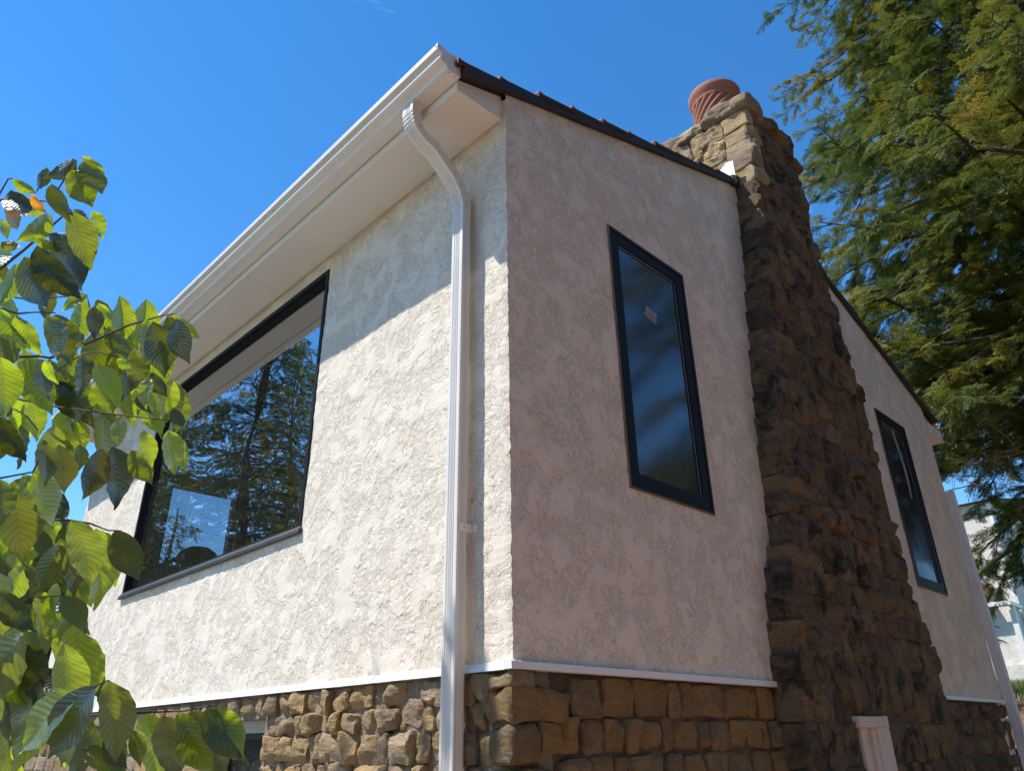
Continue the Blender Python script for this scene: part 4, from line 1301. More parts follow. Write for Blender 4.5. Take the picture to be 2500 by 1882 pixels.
def bough_mesh(seed, L, per_m, spray_len):
    """one bough growing along +x from the origin, arching and drooping, with side twigs full of sprays"""
    rng = random.Random(seed); nrng = np.random.default_rng(seed)
    TV, TF = fine_spray()
    wv, wf = [], []
    def add(pts, rad, seg):
        V, F = tube_arrays(pts, rad, seg); o = len(wv)
        wv.extend(V); wf.extend([tuple(i + o for i in f) for f in F])
    m = 9
    lift, droop = rng.uniform(0.12, 0.30), rng.uniform(0.34, 0.55)
    side = rng.uniform(-0.2, 0.2)
    pts = [Vector((L * t, side * t * t * L, (lift * t - droop * t * t) * L * 0.75)) + Vector((0, rng.gauss(0, .02), rng.gauss(0, .02))) * L * (t > 0) for t in [k / m for k in range(m + 1)]]
    add(pts, [max(0.007, 0.062 * L / 6 * (1 - k / (m + .6))) for k in range(m + 1)], 6)
    SP, SD, SL, ST = [], [], [], []
    nt = int(L * 6.0)
    for q in range(nt):
        s = 0.14 + 0.86 * (q + rng.random()) / nt
        k = min(m - 1, int(s * m)); fr = s * m - k
        bp = pts[k].lerp(pts[k + 1], fr)
        td = (pts[k + 1] - pts[k]).normalized()
        sd = Vector((-td.y, td.x, 0)) * (1 if q % 2 else -1)
        L2 = (0.28 + 1.25 * (1 - s) ** 0.8) * rng.uniform(0.55, 1.15)
        dv = (td * rng.uniform(0.4, 0.95) + sd * rng.uniform(0.45, 1.0) + Vector((0, 0, rng.uniform(-0.3, 0.12)))).normalized()
        e = bp + dv * L2 + Vector((0, 0, -0.28 * L2 * L2))
        mid = bp.lerp(e, 0.5) + Vector((0, 0, 0.05 * L2))
        add([bp, mid, e], [0.011, 0.007, 0.003], 3)
        tt = rng.gauss(0.48, 0.10)
        if rng.random() < 0.10: tt = rng.uniform(0.66, 0.84)
        if rng.random() < 0.05: continue
        for j in range(max(3, int(L2 * per_m))):
            u = 0.1 + 0.9 * rng.random()
            c = bp.lerp(mid, u * 2) if u < .5 else mid.lerp(e, u * 2 - 1)
            d2 = dv * rng.uniform(0.5, 1.0) + td * 0.3 + Vector((rng.gauss(0, .35), rng.gauss(0, .35), rng.uniform(-0.55, 0.3)))
            if d2.length < 0.1: continue
            SP.append(tuple(c)); SD.append(tuple(d2.normalized())); SL.append(spray_len * rng.uniform(0.55, 1.25)); ST.append(tt + rng.gauss(0, .06))
    SP, SD, SL, ST = np.array(SP), np.array(SD), np.array(SL), np.array(ST)
    N = len(SP)
    upv = np.tile(np.array([0, 0, 1.0]), (N, 1)) + nrng.normal(0, 0.4, (N, 3))
    sv = np.cross(upv, SD); sv /= np.linalg.norm(sv, axis=1, keepdims=True) + 1e-9
    nv = np.cross(SD, sv)
    P = (SP[:, None, :] + (TV[None, :, 0:1] * SD[:, None, :] + TV[None, :, 1:2] * sv[:, None, :] + TV[None, :, 2:3] * nv[:, None, :]) * SL[:, None, None]).reshape(-1, 3)
    FI = (TF[None] + (np.arange(N) * len(TV))[:, None, None]).reshape(-1, 3)
    fv = P.tolist() + [tuple(v) for v in wv]
    off = len(P)
    me = bpy.data.meshes.new('bough')
    me.from_pydata(fv, [], FI.tolist() + [tuple(i + off for i in f) for f in wf])
    me.materials.append(MAT['needle']); me.materials.append(MAT['bark'])
    nf = len(FI); tot = len(me.polygons)
    me.polygons.foreach_set('material_index', np.array([0] * nf + [1] * (tot - nf), dtype=np.int32))
    at = me.attributes.new('tint', 'FLOAT', 'FACE')
    tv = np.concatenate([np.clip(np.repeat(ST, len(TF)) + nrng.normal(0, 0.03, nf), 0, 1), np.zeros(tot - nf)])
    at.data.foreach_set('value', tv.astype(np.float32))
    me.update()
    return me

def hemlock_in_view(loc):
    rng = random.Random(77)
    LONG = [bough_mesh(300 + s, 6.4, 17, 0.31) for s in range(5)]
    SHORT = [bough_mesh(400 + s, 3.6, 17, 0.30) for s in range(3)]
    r = empty('hemlock_tree')
    H = 26.0
    V, F = tube_arrays([(0.2 * math.sin(i * 0.7), 0.16 * math.cos(i * 0.9), H * i / 12) for i in range(13)], [0.36 * (1 - i / 12.5) + 0.02 for i in range(13)], 12)
    pydata('trunk', V, F, MAT['bark'], r, smooth=True)
    n = 235
    for i in range(n):
        h = 4.4 + (H * 0.97 - 4.4) * (i / n) ** 1.22
        f = h / H
        L = 8.0 * (1.0 - 1.12 * max(0.0, f - 0.22) ** 1.05) * rng.uniform(0.72, 1.06) + 0.3
        me = rng.choice(LONG) if L > 4.6 else rng.choice(SHORT)
        base = 6.4 if L > 4.6 else 3.6
        o = bpy.data.objects.new('bough', me); COL.objects.link(o); o.parent = r
        o.location = (0.2 * math.sin(h / H * 12 * 0.7), 0.16 * math.cos(h / H * 12 * 0.9), h)
        o.rotation_euler = (rng.uniform(-0.2, 0.2), -(max(0, f - 0.55) * 0.9) + rng.uniform(-0.10, 0.08), i * 2.39996 + rng.uniform(-0.4, 0.4))
        k = L / base
        o.scale = (k, k * rng.choice((-1, 1)), k)
    r.location = loc
    tag(r, 'tall hemlock with yellowing sprays rising behind the chimney', 'tree', 'conifers around the house')
hemlock_in_view((1.8, 14.2, 1.7))
HC2, HW2 = conifer_meshes('hemlock_small', 19, 14.0, 3.6, 80, 1.2, 7.0, 0.42, 0.05)
for x, y, rz, s, lab in ((-14.5, -5.2, 0.3, 0.54, 'hemlock left of the camera, nearest of those mirrored in the picture window'),
                         (-19.5, -8.6, 2.1, 0.60, 'hemlock left of the camera, tallest one mirrored in the picture window'),
                         (-18.5, -3.4, 4.0, 0.56, 'hemlock left of the camera, one mirrored at the left of the picture window'),
                         (-25.0, -5.5, 1.3, 0.66, 'hemlock left of the camera, farthest one mirrored in the picture window')):
    tree('hemlock_tree', HC, HW, (x, y, ground_z(x, y) - 0.1), rz, s, lab, 'conifers around the house')
for x, y, rz, s, lab in (
                         (-27.0, 8.0, 1.2, 0.72, 'distant dark conifer behind the big leaves at the left edge'),
                         (-34.0, 3.6, 3.2, 0.80, 'far conifer beyond the long wall at the left edge'),
                         (-13.6, 0.4, 5.2, 0.36, 'low conifer just past the far end of the long wall'),
                         (-15.8, 2.2, 0.9, 0.44, 'low conifer between the far end of the wall and the distant ones'),
                         (6.8, 17.5, 0.4, 0.75, 'conifer added past the hemlock so the window right of the chimney mirrors darker'),  # out of view, added to darken that window's reflection
                         (-13.0, -1.6, 2.7, 0.30, 'smallest conifer beyond the long wall, half hidden by leaves')):
    tree('conifer_tree', HC2, HW2, (x, y, ground_z(x, y) - 0.1), rz, s, lab, 'conifers around the house')

for x, y, rz, s, lab in ((13.5, 0.0, 0.9, 1.0, 'unseen big hemlock added to block sky light, straight across from the gable wall'),
                         (12.5, -8.0, 2.9, 0.95, 'unseen big hemlock added to block sky light, second from the south facing the gable wall'),
                         (9.5, -16.0, 2.2, 0.9, 'unseen big hemlock added to block sky light, southernmost facing the gable wall'),
                         (15.5, 8.0, 5.0, 0.95, 'unseen big hemlock added to block sky light, northernmost facing the gable wall')):
    tree('hemlock_tree', HC, HW, (x, y, ground_z(x, y) - 0.1), rz, s, lab, 'conifers around the house')  # unseen row added to keep sky light off the gable wall

# bare dead twigs that hang from the lower right of the hemlock
def dead_twigs(parent):
    rng = random.Random(31)
    V, F = [], []
    def add(pts, rad):
        a, b_ = tube_arrays(pts, rad, 4); o = len(V); V.extend(a); F.extend([tuple(i + o for i in f) for f in b_])
    for s in range(26):
        p = Vector((rng.uniform(-1.2, 1.0), rng.uniform(9.8, 11.2), rng.uniform(4.6, 6.4)))
        d = Vector((rng.uniform(-1, -0.2), rng.uniform(-.6, .3), rng.uniform(-0.2, 0.35))).normalized()
        L = rng.uniform(0.7, 1.4)
        pts = [p]
        for k in range(5):
            d = (d + Vector((rng.gauss(0, .18), rng.gauss(0, .18), rng.gauss(-0.03, .15)))).normalized()
            pts.append(pts[-1] + d * L / 5)
        add(pts, [0.009, 0.008, 0.006, 0.005, 0.004, 0.002])
        for k in range(1, 6):
            for _ in range(2):
                e = pts[k] + (d * 0.6 + Vector((rng.gauss(0, .6), rng.gauss(0, .6), rng.gauss(0, .6)))).normalized() * rng.uniform(0.12, 0.34)
                add([pts[k], pts[k].lerp(e, .5) + Vector((0, 0, 0.015)), e], [0.004, 0.003, 0.0015])
    return pydata('dead_branches', V, F, plain('dead_twig', (0.26, 0.19, 0.15), 0.9, var=0.3), parent, smooth=True)
hem = bpy.data.objects['hemlock_tree']
bpy.context.view_layer.update()
dead_twigs(hem)

# ================================================================ neighbouring house up the bank
def neighbour():
    nb = empty('neighbour_house')
    tag(nb, 'pale stucco neighbouring house with a red tiled porch up the bank', 'house')
    cx, cy, zb = -4.6, 31.0, 2.7
    # main block: its corner towards us at (cx, cy)
    V = []
    box('wall', (cx - 9, cy, zb), (cx, cy + 10, zb + 7.2), MAT['stucco_far'], nb)
    bm = bmesh.new(); prism(bm, [(cy - 0.3, zb + 7.15), (cy + 5, zb + 8.2), (cy + 10.3, zb + 7.15)], 0, cx - 9.3, cx + 0.3); obj('roof', bm, MAT['tile'], nb)
    # downspout on the corner
    V, F = tube_arrays([(cx - 0.02, cy - 0.07, zb + 7.1), (cx - 0.02, cy - 0.07, zb + 4.15), (cx + 0.06, cy - 0.62, zb + 3.75), (cx + 0.06, cy - 0.62, zb + 3.4)], [0.085] * 4, 6)
    pydata('downspout', V, F, MAT['white_metal'], nb)
    # upper window in the shaded side
    w = empty('window'); w.parent = nb
    box('frame', (cx - 0.02, cy + 1.9, zb + 4.2), (cx + 0.06, cy + 4.0, zb + 5.9), MAT['frame'], w)
    box('pane', (cx + 0.02, cy + 2.05, zb + 4.35), (cx + 0.065, cy + 3.85, zb + 5.75), MAT['glass2'], w)
    # porch with shed roof
    px0, px1, py0 = cx - 3.6, cx + 0.12, cy - 1.5
    zg = zb + 3.0
    box('porch_wall', (px0, py0 + 0.18, zb), (px1 - 0.18, cy, zg), MAT['stucco_far'], nb)
    bm = bmesh.new(); prism(bm, [(py0 - 0.12, zg + 0.10), (cy, zg + 0.86), (cy, zg + 0.02), (py0 - 0.12, zg + 0.02)], 0, px0, px1 - 0.62)
    pr = obj('porch_roof', bm, MAT['tile'], nb)
    rng = random.Random(2)
    for ix in range(13):
        for iy in range(4):
            x0 = px0 + 0.35 + ix * 0.245
            if x0 > px1 - 0.70: continue
            ya = py0 - 0.14 + iy * 0.40; za = zg + 0.12 + iy * 0.197
            pts = [(x0, ya, za + 0.05), (x0, ya + 0.43, za + 0.25)]
            V, F = [], []
            for p, rr in zip(pts, (0.125, 0.105)):
                for k in range(7):
                    th = math.pi * k / 6
                    V.append((p[0] + rr * math.cos(th), p[1], p[2] + rr * math.sin(th) * 0.8))
            for k in range(6): F.append((k, k + 1, k + 8, k + 7))
            o = pydata('tile', V, F, MAT['clay'], pr, smooth=True)
            md = o.modifiers.new('thick', 'SOLIDIFY'); md.thickness = 0.02
    bm = bmesh.new(); bx(bm, (px0, py0 - 0.30, zg - 0.02), (px1, py0 - 0.13, zg + 0.13), 0.02); bx(bm, (px1 - 0.165, py0 - 0.125, zg - 0.02), (px1, cy - 0.2, zg + 0.13), 0.02)
    obj('gutter', bm, MAT['white_metal'], nb)
    for x in (px0 + 0.2, px1 - 1.25, px1 - 0.10):
        box('post', (x - 0.09, py0, zb), (x + 0.09, py0 + 0.17, zg - 0.022), MAT['white_metal'], nb, 0.01)
    box('parapet', (px1 - 1.15, py0 + 0.02, zb), (px1 - 0.2, py0 + 0.15, zb + 1.0), MAT['stucco_far'], nb)
neighbour()

# rough grass along the bank
def grass():
    rng = np.random.default_rng(5)
    N = 26000
    x = rng.uniform(-9, 1.5, N); y = rng.uniform(13.1, 31, N) 
    V = np.zeros((N, 3, 3)); 
    z = np.array([ground_z(a, b_) for a, b_ in zip(x, y)])
    h = rng.uniform(0.06, 0.22, N); a = rng.uniform(0, 6.28, N); lean = rng.normal(0, 0.06, (N, 2)); w = 0.012
    V[:, 0] = np.stack([x - w * np.cos(a), y - w * np.sin(a), z], 1)
    V[:, 1] = np.stack([x + w * np.cos(a), y + w * np.sin(a), z], 1)
    V[:, 2] = np.stack([x + lean[:, 0], y + lean[:, 1], z + h], 1)
    me = bpy.data.meshes.new('grass')
    me.from_pydata(V.reshape(-1, 3).tolist(), [], np.arange(N * 3).reshape(-1, 3).tolist())
    me.update()
    o = obj('grass', me, plain('grass_blades', (0.17, 0.20, 0.055), 0.8, var=0.4, scale=20))
    tag(o, 'rough sunlit grass along the bank below the neighbouring house', 'grass', kind='stuff')
grass()
# low retaining edge of dark stone at the foot of the mulch
bm = bmesh.new(); bx(bm, (-3.6, 8.75, 0), (3.5, 8.98, 1.42), 0.03)
bmesh.ops.subdivide_edges(bm, edges=bm.edges[:], cuts=8, use_grid_fill=True)
for v in bm.verts: v.co += Vector((noise.noise(v.co * 3), noise.noise(v.co * 3 + Vector((5, 0, 0))), noise.noise(v.co * 3 + Vector((0, 7, 0))))) * 0.03
tag(obj('retaining_wall', bm, MAT['stone_dark']), 'low dark stone retaining wall at the foot of the mulch bed', 'wall')

# ================================================================ broadleaf tree with the big hanging leaves
LEAVES=[(0.356,-2.052,3.097,0.264,-2.09,3.061,-0.47,0.81,0.36,0.55,0),
(0.175,-2.017,3.257,0.18,-1.943,3.22,-1,0.08,0.03,0.53,0),
(0.375,-2.037,3.094,0.403,-1.976,2.98,-0.96,0.25,-0.1,0.57,0),
(0.349,-2.057,3.065,0.357,-1.981,2.963,-0.93,0.32,0.16,0.63,0),
(0.591,-2.117,2.826,0.567,-2.056,2.752,-0.94,-0.33,0.03,0.6,0),
(0.12,-2.091,3.203,0.077,-2.083,3.134,-0.55,0.72,0.42,0.57,0),
(0.266,-2.17,3.018,0.263,-2.107,2.996,-1,-0.06,-0.04,0.59,0),
(0.19,-2.161,3.028,0.23,-2.11,2.926,-0.91,0.37,-0.17,0.62,0),
(0.338,-2.126,2.945,0.315,-2.077,2.913,-0.91,-0.42,0.01,0.58,2),
(0.277,-2.165,2.91,0.306,-2.119,2.843,-0.47,0.81,0.35,0.57,1),
(0.358,-2.069,2.892,0.254,-2.102,2.841,-0.45,0.79,0.42,0.59,0),
(0.509,-2.048,2.835,0.552,-2,2.79,-0.14,0.75,0.65,0.3,3),
(0.576,-2.062,2.785,0.531,-1.971,2.676,-0.4,0.62,0.68,0.6,0),
(0.346,-1.978,2.965,0.332,-1.931,2.897,-0.47,0.68,0.56,0.61,0),
(0.349,-2.06,2.844,0.397,-1.949,2.68,-0.54,0.76,0.36,0.57,0),
(0.539,-2.102,2.677,0.552,-1.985,2.559,-0.99,-0,-0.11,0.53,0),
(0.439,-2.108,2.696,0.469,-2.022,2.557,-0.83,0.54,0.16,0.58,0),
(0.509,-2.184,2.731,0.513,-2.152,2.685,-0.41,0.77,0.49,0.53,0),
(-0.047,-2.125,2.991,-0.017,-2.07,2.983,-0.82,0.49,0.28,0.58,0),
(0.297,-2.102,2.75,0.237,-2.102,2.644,-0.59,0.74,0.33,0.57,0),
(0.468,-1.959,2.637,0.434,-2.003,2.592,0.78,-0.63,0.04,0.57,0),
(0.556,-1.957,2.564,0.541,-1.928,2.488,-0.57,0.73,0.39,0.6,0),
(0.186,-1.832,2.716,0.207,-1.764,2.612,-0.98,0,-0.2,0.55,0),
(0.584,-1.841,2.563,0.554,-1.809,2.459,-0.43,0.82,0.38,0.58,0),
(0.61,-1.831,2.548,0.608,-1.774,2.408,-0.84,0.5,0.22,0.52,0),
(0.615,-1.804,2.574,0.592,-1.744,2.487,-0.38,0.71,0.59,0.62,0),
(0.347,-1.713,2.733,0.349,-1.625,2.676,-1,0.01,-0.03,0.55,0),
(0.652,-1.795,2.552,0.666,-1.753,2.437,0.35,-0.89,-0.29,0.62,0),
(0.377,-2.115,2.571,0.382,-2.04,2.472,-0.94,-0.24,-0.23,0.63,0),
(0.389,-2.082,2.56,0.367,-2.004,2.481,-0.94,-0.34,-0.07,0.57,0),
(0.474,-2.032,2.543,0.499,-1.971,2.428,-0.48,0.82,0.33,0.57,0),
(0.34,-1.994,2.622,0.342,-1.924,2.489,-0.88,0.43,0.21,0.55,0),
(0.159,-1.927,2.701,0.175,-1.893,2.651,-0.46,0.79,0.4,0.59,0),
(0.164,-1.874,2.618,0.15,-1.846,2.49,-0.53,0.82,0.24,0.54,0),
(0.468,-2.008,2.431,0.433,-1.964,2.394,-0.82,-0.57,0.1,0.52,0),
(0.321,-2,2.495,0.331,-1.943,2.393,-0.6,0.72,0.34,0.56,0),
(0.151,-2.058,2.545,0.1,-1.987,2.401,-0.7,0.52,0.5,0.59,0),
(0.009,-1.981,2.622,0.033,-1.885,2.452,-0.99,0.06,-0.1,0.53,0),
(-0.062,-1.868,2.613,-0.086,-1.76,2.49,-0.95,-0.3,-0.08,0.56,0),
(0.474,-1.897,2.459,0.52,-1.837,2.349,0.91,0.04,0.4,0.53,0),
(-0.003,-1.78,2.62,0.003,-1.727,2.483,-0.92,-0.34,-0.17,0.55,0),
(0.379,-1.798,2.572,0.374,-1.758,2.467,-0.87,0.45,0.21,0.57,0),
(0.427,-1.846,2.509,0.43,-1.803,2.483,-1,0.08,0.04,0.58,0),
(0.589,-1.808,2.408,0.589,-1.801,2.328,0.52,-0.85,-0.08,0.6,0),
(0.192,-1.725,2.54,0.164,-1.655,2.487,-0.92,-0.39,-0.03,0.52,1),
(0.559,-1.743,2.436,0.51,-1.729,2.347,-0.61,0.66,0.44,0.6,0),
(0.574,-1.799,2.431,0.563,-1.751,2.38,-0.99,-0.13,0.09,0.61,0),
(0.21,-1.75,2.445,0.214,-1.742,2.352,0.53,-0.85,-0.06,0.6,0),
(0.597,-1.737,2.345,0.611,-1.712,2.29,-0.97,0.21,-0.15,0.59,0),
(0.089,-1.804,2.763,0.142,-1.739,2.699,0.86,-0.36,0.35,0.59,0),
(0.166,-2.076,3.045,0.091,-2.095,3.033,-0.29,0.77,0.57,0.58,0),
(0.125,-1.984,3.061,0.105,-1.925,3.024,-0.95,-0.3,0.04,0.54,0),
(0.347,-2.091,2.819,0.338,-2.03,2.798,-0.99,-0.15,-0,0.52,0),
(0.34,-2.02,2.882,0.344,-1.983,2.847,-0.96,0.24,0.14,0.55,0),
(0.431,-1.949,2.505,0.493,-1.944,2.521,-0.22,0.75,0.63,0.56,0),
(-0.051,-1.872,2.416,-0.092,-1.832,2.312,-0.54,0.69,0.48,0.53,0),
(0.267,-1.921,2.297,0.234,-1.879,2.205,-0.51,0.7,0.5,0.61,0),
(0.254,-1.889,2.309,0.186,-1.828,2.21,-0.42,0.62,0.67,0.6,0),
(-0.029,-1.779,2.418,-0.079,-1.746,2.361,-0.34,0.65,0.68,0.62,0),
(0.473,-1.842,2.248,0.415,-1.84,2.131,-0.71,0.6,0.36,0.53,0),
(0.068,-1.715,2.4,0.05,-1.645,2.228,-0.47,0.8,0.38,0.61,0),
(0.245,-1.713,2.339,0.248,-1.641,2.25,-1,0.03,-0.01,0.58,0),
(0.412,-1.742,2.342,0.384,-1.689,2.26,-0.45,0.67,0.59,0.53,0),
(0.549,-1.726,2.305,0.56,-1.69,2.193,-0.53,0.82,0.22,0.57,0),
(0.224,-1.595,2.426,0.233,-1.554,2.31,-0.99,-0.08,-0.1,0.55,0),
(-0.189,-1.875,2.343,-0.188,-1.78,2.174,-0.61,0.69,0.38,0.58,0),
(-0.02,-1.879,2.299,0.032,-1.787,2.154,-0.63,0.74,0.24,0.56,0),
(-0.038,-1.919,2.25,-0.106,-1.82,2.076,-0.68,0.5,0.55,0.61,0),
(0.029,-1.959,2.254,0.025,-1.918,2.127,-0.64,0.73,0.26,0.61,0),
(0.4,-1.852,2.085,0.365,-1.761,1.943,-0.49,0.67,0.55,0.63,0),
(0.061,-1.706,2.157,0.005,-1.624,1.958,-0.47,0.76,0.44,0.57,0),
(0.003,-1.673,2.168,-0.054,-1.581,2.034,-0.45,0.63,0.63,0.58,0),
(0.099,-1.668,2.15,0.113,-1.579,2.014,-0.96,0.28,0.08,0.55,0),
(-0.067,-1.74,2.14,-0.106,-1.674,1.995,-0.56,0.68,0.46,0.54,0),
(0.068,-1.784,2.097,-0.023,-1.792,1.977,-0.66,0.59,0.46,0.56,0),
(0.083,-1.868,2.022,-0.01,-1.845,1.943,-0.33,0.73,0.59,0.56,0),
(-0.205,-1.745,2.018,-0.252,-1.694,1.9,-0.56,0.66,0.5,0.56,4),
(-0.228,-1.707,2.05,-0.219,-1.697,1.972,0.58,-0.82,-0.03,0.56,4),
(0.072,-1.755,1.963,0.116,-1.683,1.875,0.92,-0.11,0.37,0.56,0),
(-0.134,-1.675,1.935,-0.19,-1.633,1.824,-0.47,0.72,0.51,0.61,4),
(0.116,-1.905,1.956,0.089,-1.807,1.858,-0.88,-0.43,-0.19,0.57,0),
(0.116,-1.893,1.907,0.072,-1.861,1.856,-0.45,0.54,0.71,0.62,4),
(-0.193,-1.791,1.892,-0.277,-1.726,1.727,-0.5,0.69,0.52,0.61,4),
(-0.16,-1.771,1.969,-0.24,-1.783,1.886,-0.57,0.69,0.45,0.6,0),
(-0.1,-1.763,1.769,-0.007,-1.68,1.731,0.69,-0.58,0.44,0.52,4),
(-0.077,-1.662,1.809,-0.007,-1.56,1.724,0.81,-0.06,0.59,0.53,0),
(-0.018,-1.692,1.798,-0.056,-1.664,1.744,-0.43,0.64,0.64,0.54,4),
(0.668,-1.801,1.706,0.585,-1.846,1.578,0.5,-0.87,-0.02,0.62,4),
(0.216,-1.639,1.75,0.163,-1.551,1.577,-0.49,0.71,0.51,0.56,4),
(0.635,-1.825,1.692,0.495,-1.876,1.589,0.34,-0.94,-0,0.53,4),
(-0.037,-1.437,1.685,-0.101,-1.337,1.502,-0.43,0.72,0.55,0.6,4),
(0.405,-1.559,1.665,0.38,-1.488,1.52,-0.66,0.62,0.42,0.59,0),
(0.423,-1.534,1.669,0.456,-1.438,1.52,-0.91,-0.23,-0.35,0.59,0),
(-0.071,-1.299,1.693,-0.062,-1.155,1.496,-0.55,0.69,0.47,0.57,0),
(0.47,-1.486,1.682,0.498,-1.387,1.553,-0.92,-0.18,-0.34,0.62,0),
(0.465,-1.459,1.682,0.495,-1.385,1.566,-0.87,0.49,0.08,0.54,0),
(0.001,-1.579,1.652,-0.037,-1.471,1.5,-0.55,0.61,0.57,0.61,0),
(0.024,-1.597,1.727,0.047,-1.551,1.671,0.88,0.12,0.45,0.52,0),
(-0.161,-1.402,1.683,-0.223,-1.373,1.623,-0.27,0.74,0.62,0.53,0),
(-0.13,-1.783,1.724,-0.175,-1.723,1.6,-0.6,0.61,0.52,0.6,4),
(-0.134,-1.819,1.831,-0.204,-1.755,1.717,-0.55,0.53,0.64,0.61,4),
(-0.182,-1.8,2.303,-0.161,-1.754,2.224,-0.89,-0.26,-0.38,0.57,0),
(-0.18,-1.802,2.188,-0.142,-1.757,2.091,0.93,0,0.37,0.52,0),
(-0.077,-1.886,2.073,-0.052,-1.851,2.007,-0.85,-0.28,-0.46,0.52,0),
(-0.323,-1.716,1.751,-0.354,-1.653,1.698,-0.83,-0.54,-0.16,0.55,0),
(-0.029,-1.592,1.592,0.039,-1.476,1.521,0.76,-0.05,0.65,0.58,4),
(0.108,-1.583,1.63,0.095,-1.52,1.543,-0.9,-0.4,-0.15,0.55,0),
(0.007,-1.488,1.641,0.013,-1.44,1.549,-0.52,0.77,0.37,0.54,0),
(-0.839,-1.929,2.573,-0.832,-1.878,2.363,0.05,0.97,0.23,0.48,0),
(-0.469,-1.751,2.394,-0.37,-1.679,2.259,0.83,-0.1,0.55,0.48,0),
(-0.847,-1.647,2.43,-0.868,-1.553,2.261,0.72,0.64,0.27,0.48,0),
(-0.621,-1.746,2.333,-0.608,-1.725,2.192,-0.02,0.99,0.15,0.48,0),
(-1.068,-1.901,1.917,-1.016,-1.807,1.762,-0.04,0.86,0.51,0.48,0),
(-0.612,-1.85,2.641,-0.656,-1.804,2.497,-0.17,0.92,0.35,0.48,0),
(-0.604,-2.106,3.173,-0.678,-2.065,3.076,-0.8,-0.42,0.43,0.48,0),
(-0.722,-2.059,3.329,-0.889,-2.03,3.166,-0.58,0.45,0.68,0.48,0),
(-0.525,-1.757,2.692,-0.596,-1.709,2.598,-0.74,0.18,0.65,0.48,0),
(-0.29,-1.996,2.607,-0.254,-1.931,2.518,-0.95,0.21,-0.23,0.48,0),
(-1.065,-1.568,2.334,-1.08,-1.466,2.162,-0.69,0.59,0.41,0.48,0),
(-0.491,-1.986,2.742,-0.45,-1.912,2.593,0.93,0.17,0.34,0.48,0),
(-0.746,-1.965,2.38,-0.835,-1.853,2.256,0.21,0.8,0.57,0.48,0),
(-0.721,-1.757,3.008,-0.823,-1.69,2.896,-0.76,-0.08,0.64,0.48,0),
(-0.947,-1.991,2.253,-0.969,-1.89,2.156,0.31,0.69,0.65,0.48,0),
(-0.848,-1.757,1.884,-0.936,-1.722,1.732,-0.59,0.64,0.49,0.48,0),
(-1.324,-1.879,2.164,-1.342,-1.873,1.985,-0.97,0.2,0.11,0.48,0),
(-0.814,-1.976,3.152,-0.748,-1.869,2.986,0.81,0.3,0.51,0.48,0),
(-0.88,-2.173,3.008,-1.052,-2.176,2.888,-0.57,-0.05,0.82,0.48,0),
(-0.945,-1.569,1.586,-0.941,-1.484,1.435,1,0.04,0.05,0.48,0),
(-0.503,-1.837,2.152,-0.462,-1.837,2.027,0.45,0.88,0.15,0.48,0),
(-0.737,-2.004,2.193,-0.835,-1.959,2.053,-0.69,0.4,0.61,0.48,0),
(-0.549,-2.073,3.164,-0.511,-1.974,2.955,-0.82,-0.44,-0.36,0.48,0),
(-0.196,-1.841,2.592,-0.172,-1.722,2.468,0.42,0.61,0.67,0.48,0),
(-1.095,-2.155,2.962,-1.139,-2.064,2.816,-0.14,0.82,0.56,0.48,0),
(-1.059,-1.995,2.382,-1.212,-1.944,2.221,-0.09,0.92,0.38,0.48,0),
(-0.968,-2.089,2.767,-1.03,-2.054,2.64,-0.89,0.08,0.45,0.48,0),
(-0.915,-2.06,3.021,-0.897,-1.991,2.872,0.36,0.83,0.43,0.48,0),
(-0.49,-2.01,2.925,-0.509,-1.993,2.763,0.99,-0.05,-0.12,0.48,0),
(-0.87,-1.669,2.46,-0.882,-1.587,2.278,0.02,-0.91,-0.42,0.48,0),
(-1.326,-1.925,2.503,-1.394,-1.876,2.335,-0.93,-0.2,0.32,0.48,0),
(-0.485,-2.068,2.737,-0.622,-2.07,2.676,-0.2,0.88,0.42,0.48,0),
(-1.11,-1.658,2.322,-1.185,-1.599,2.169,-0.25,-0.94,-0.24,0.48,0),
(-0.956,-1.953,2.548,-0.887,-1.81,2.383,0.85,0.17,0.5,0.48,0),
(-1.265,-1.943,2.01,-1.159,-1.818,1.845,-0.32,0.84,0.43,0.48,0),
(-1.423,-1.743,1.974,-1.494,-1.662,1.8,0.12,0.92,0.38,0.48,0),
(-1.33,-1.918,1.937,-1.473,-1.903,1.83,-0.31,0.8,0.52,0.48,0),
(-0.618,-1.847,2.316,-0.626,-1.81,2.127,-0.98,0.18,0.08,0.48,0),
(-0.953,-1.873,2.603,-1.101,-1.836,2.487,-0.43,-0.86,0.28,0.48,0),
(-0.562,-1.863,2.738,-0.691,-1.82,2.58,-0.76,0.07,0.64,0.48,0),
(-0.724,-1.78,2.487,-0.894,-1.734,2.327,-0.58,0.38,0.72,0.48,0),
(-0.76,-2.053,3.227,-0.831,-2.048,3.079,0.58,0.77,-0.25,0.48,0),
(-0.699,-1.63,2.332,-0.793,-1.609,2.234,-0.48,0.63,0.6,0.48,0),
(-0.886,-2.226,3.38,-1.006,-2.24,3.243,-0.74,-0.12,0.66,0.48,0),
(-0.274,-2.159,2.944,-0.327,-2.083,2.856,0.51,0.78,0.36,0.48,0),
(-0.861,-1.72,1.894,-0.914,-1.703,1.778,0.22,0.97,0.05,0.48,0),
(-1.111,-1.569,2.04,-1.114,-1.478,1.904,1,0.08,0.03,0.48,0),
(-0.699,-1.775,1.829,-0.746,-1.645,1.707,-0.84,0.18,0.52,0.48,0),
(-0.709,-1.588,1.839,-0.815,-1.591,1.69,-0.77,-0.32,0.55,0.48,0),
(-1.276,-1.806,2.169,-1.329,-1.704,1.989,-0,0.87,0.49,0.48,0),
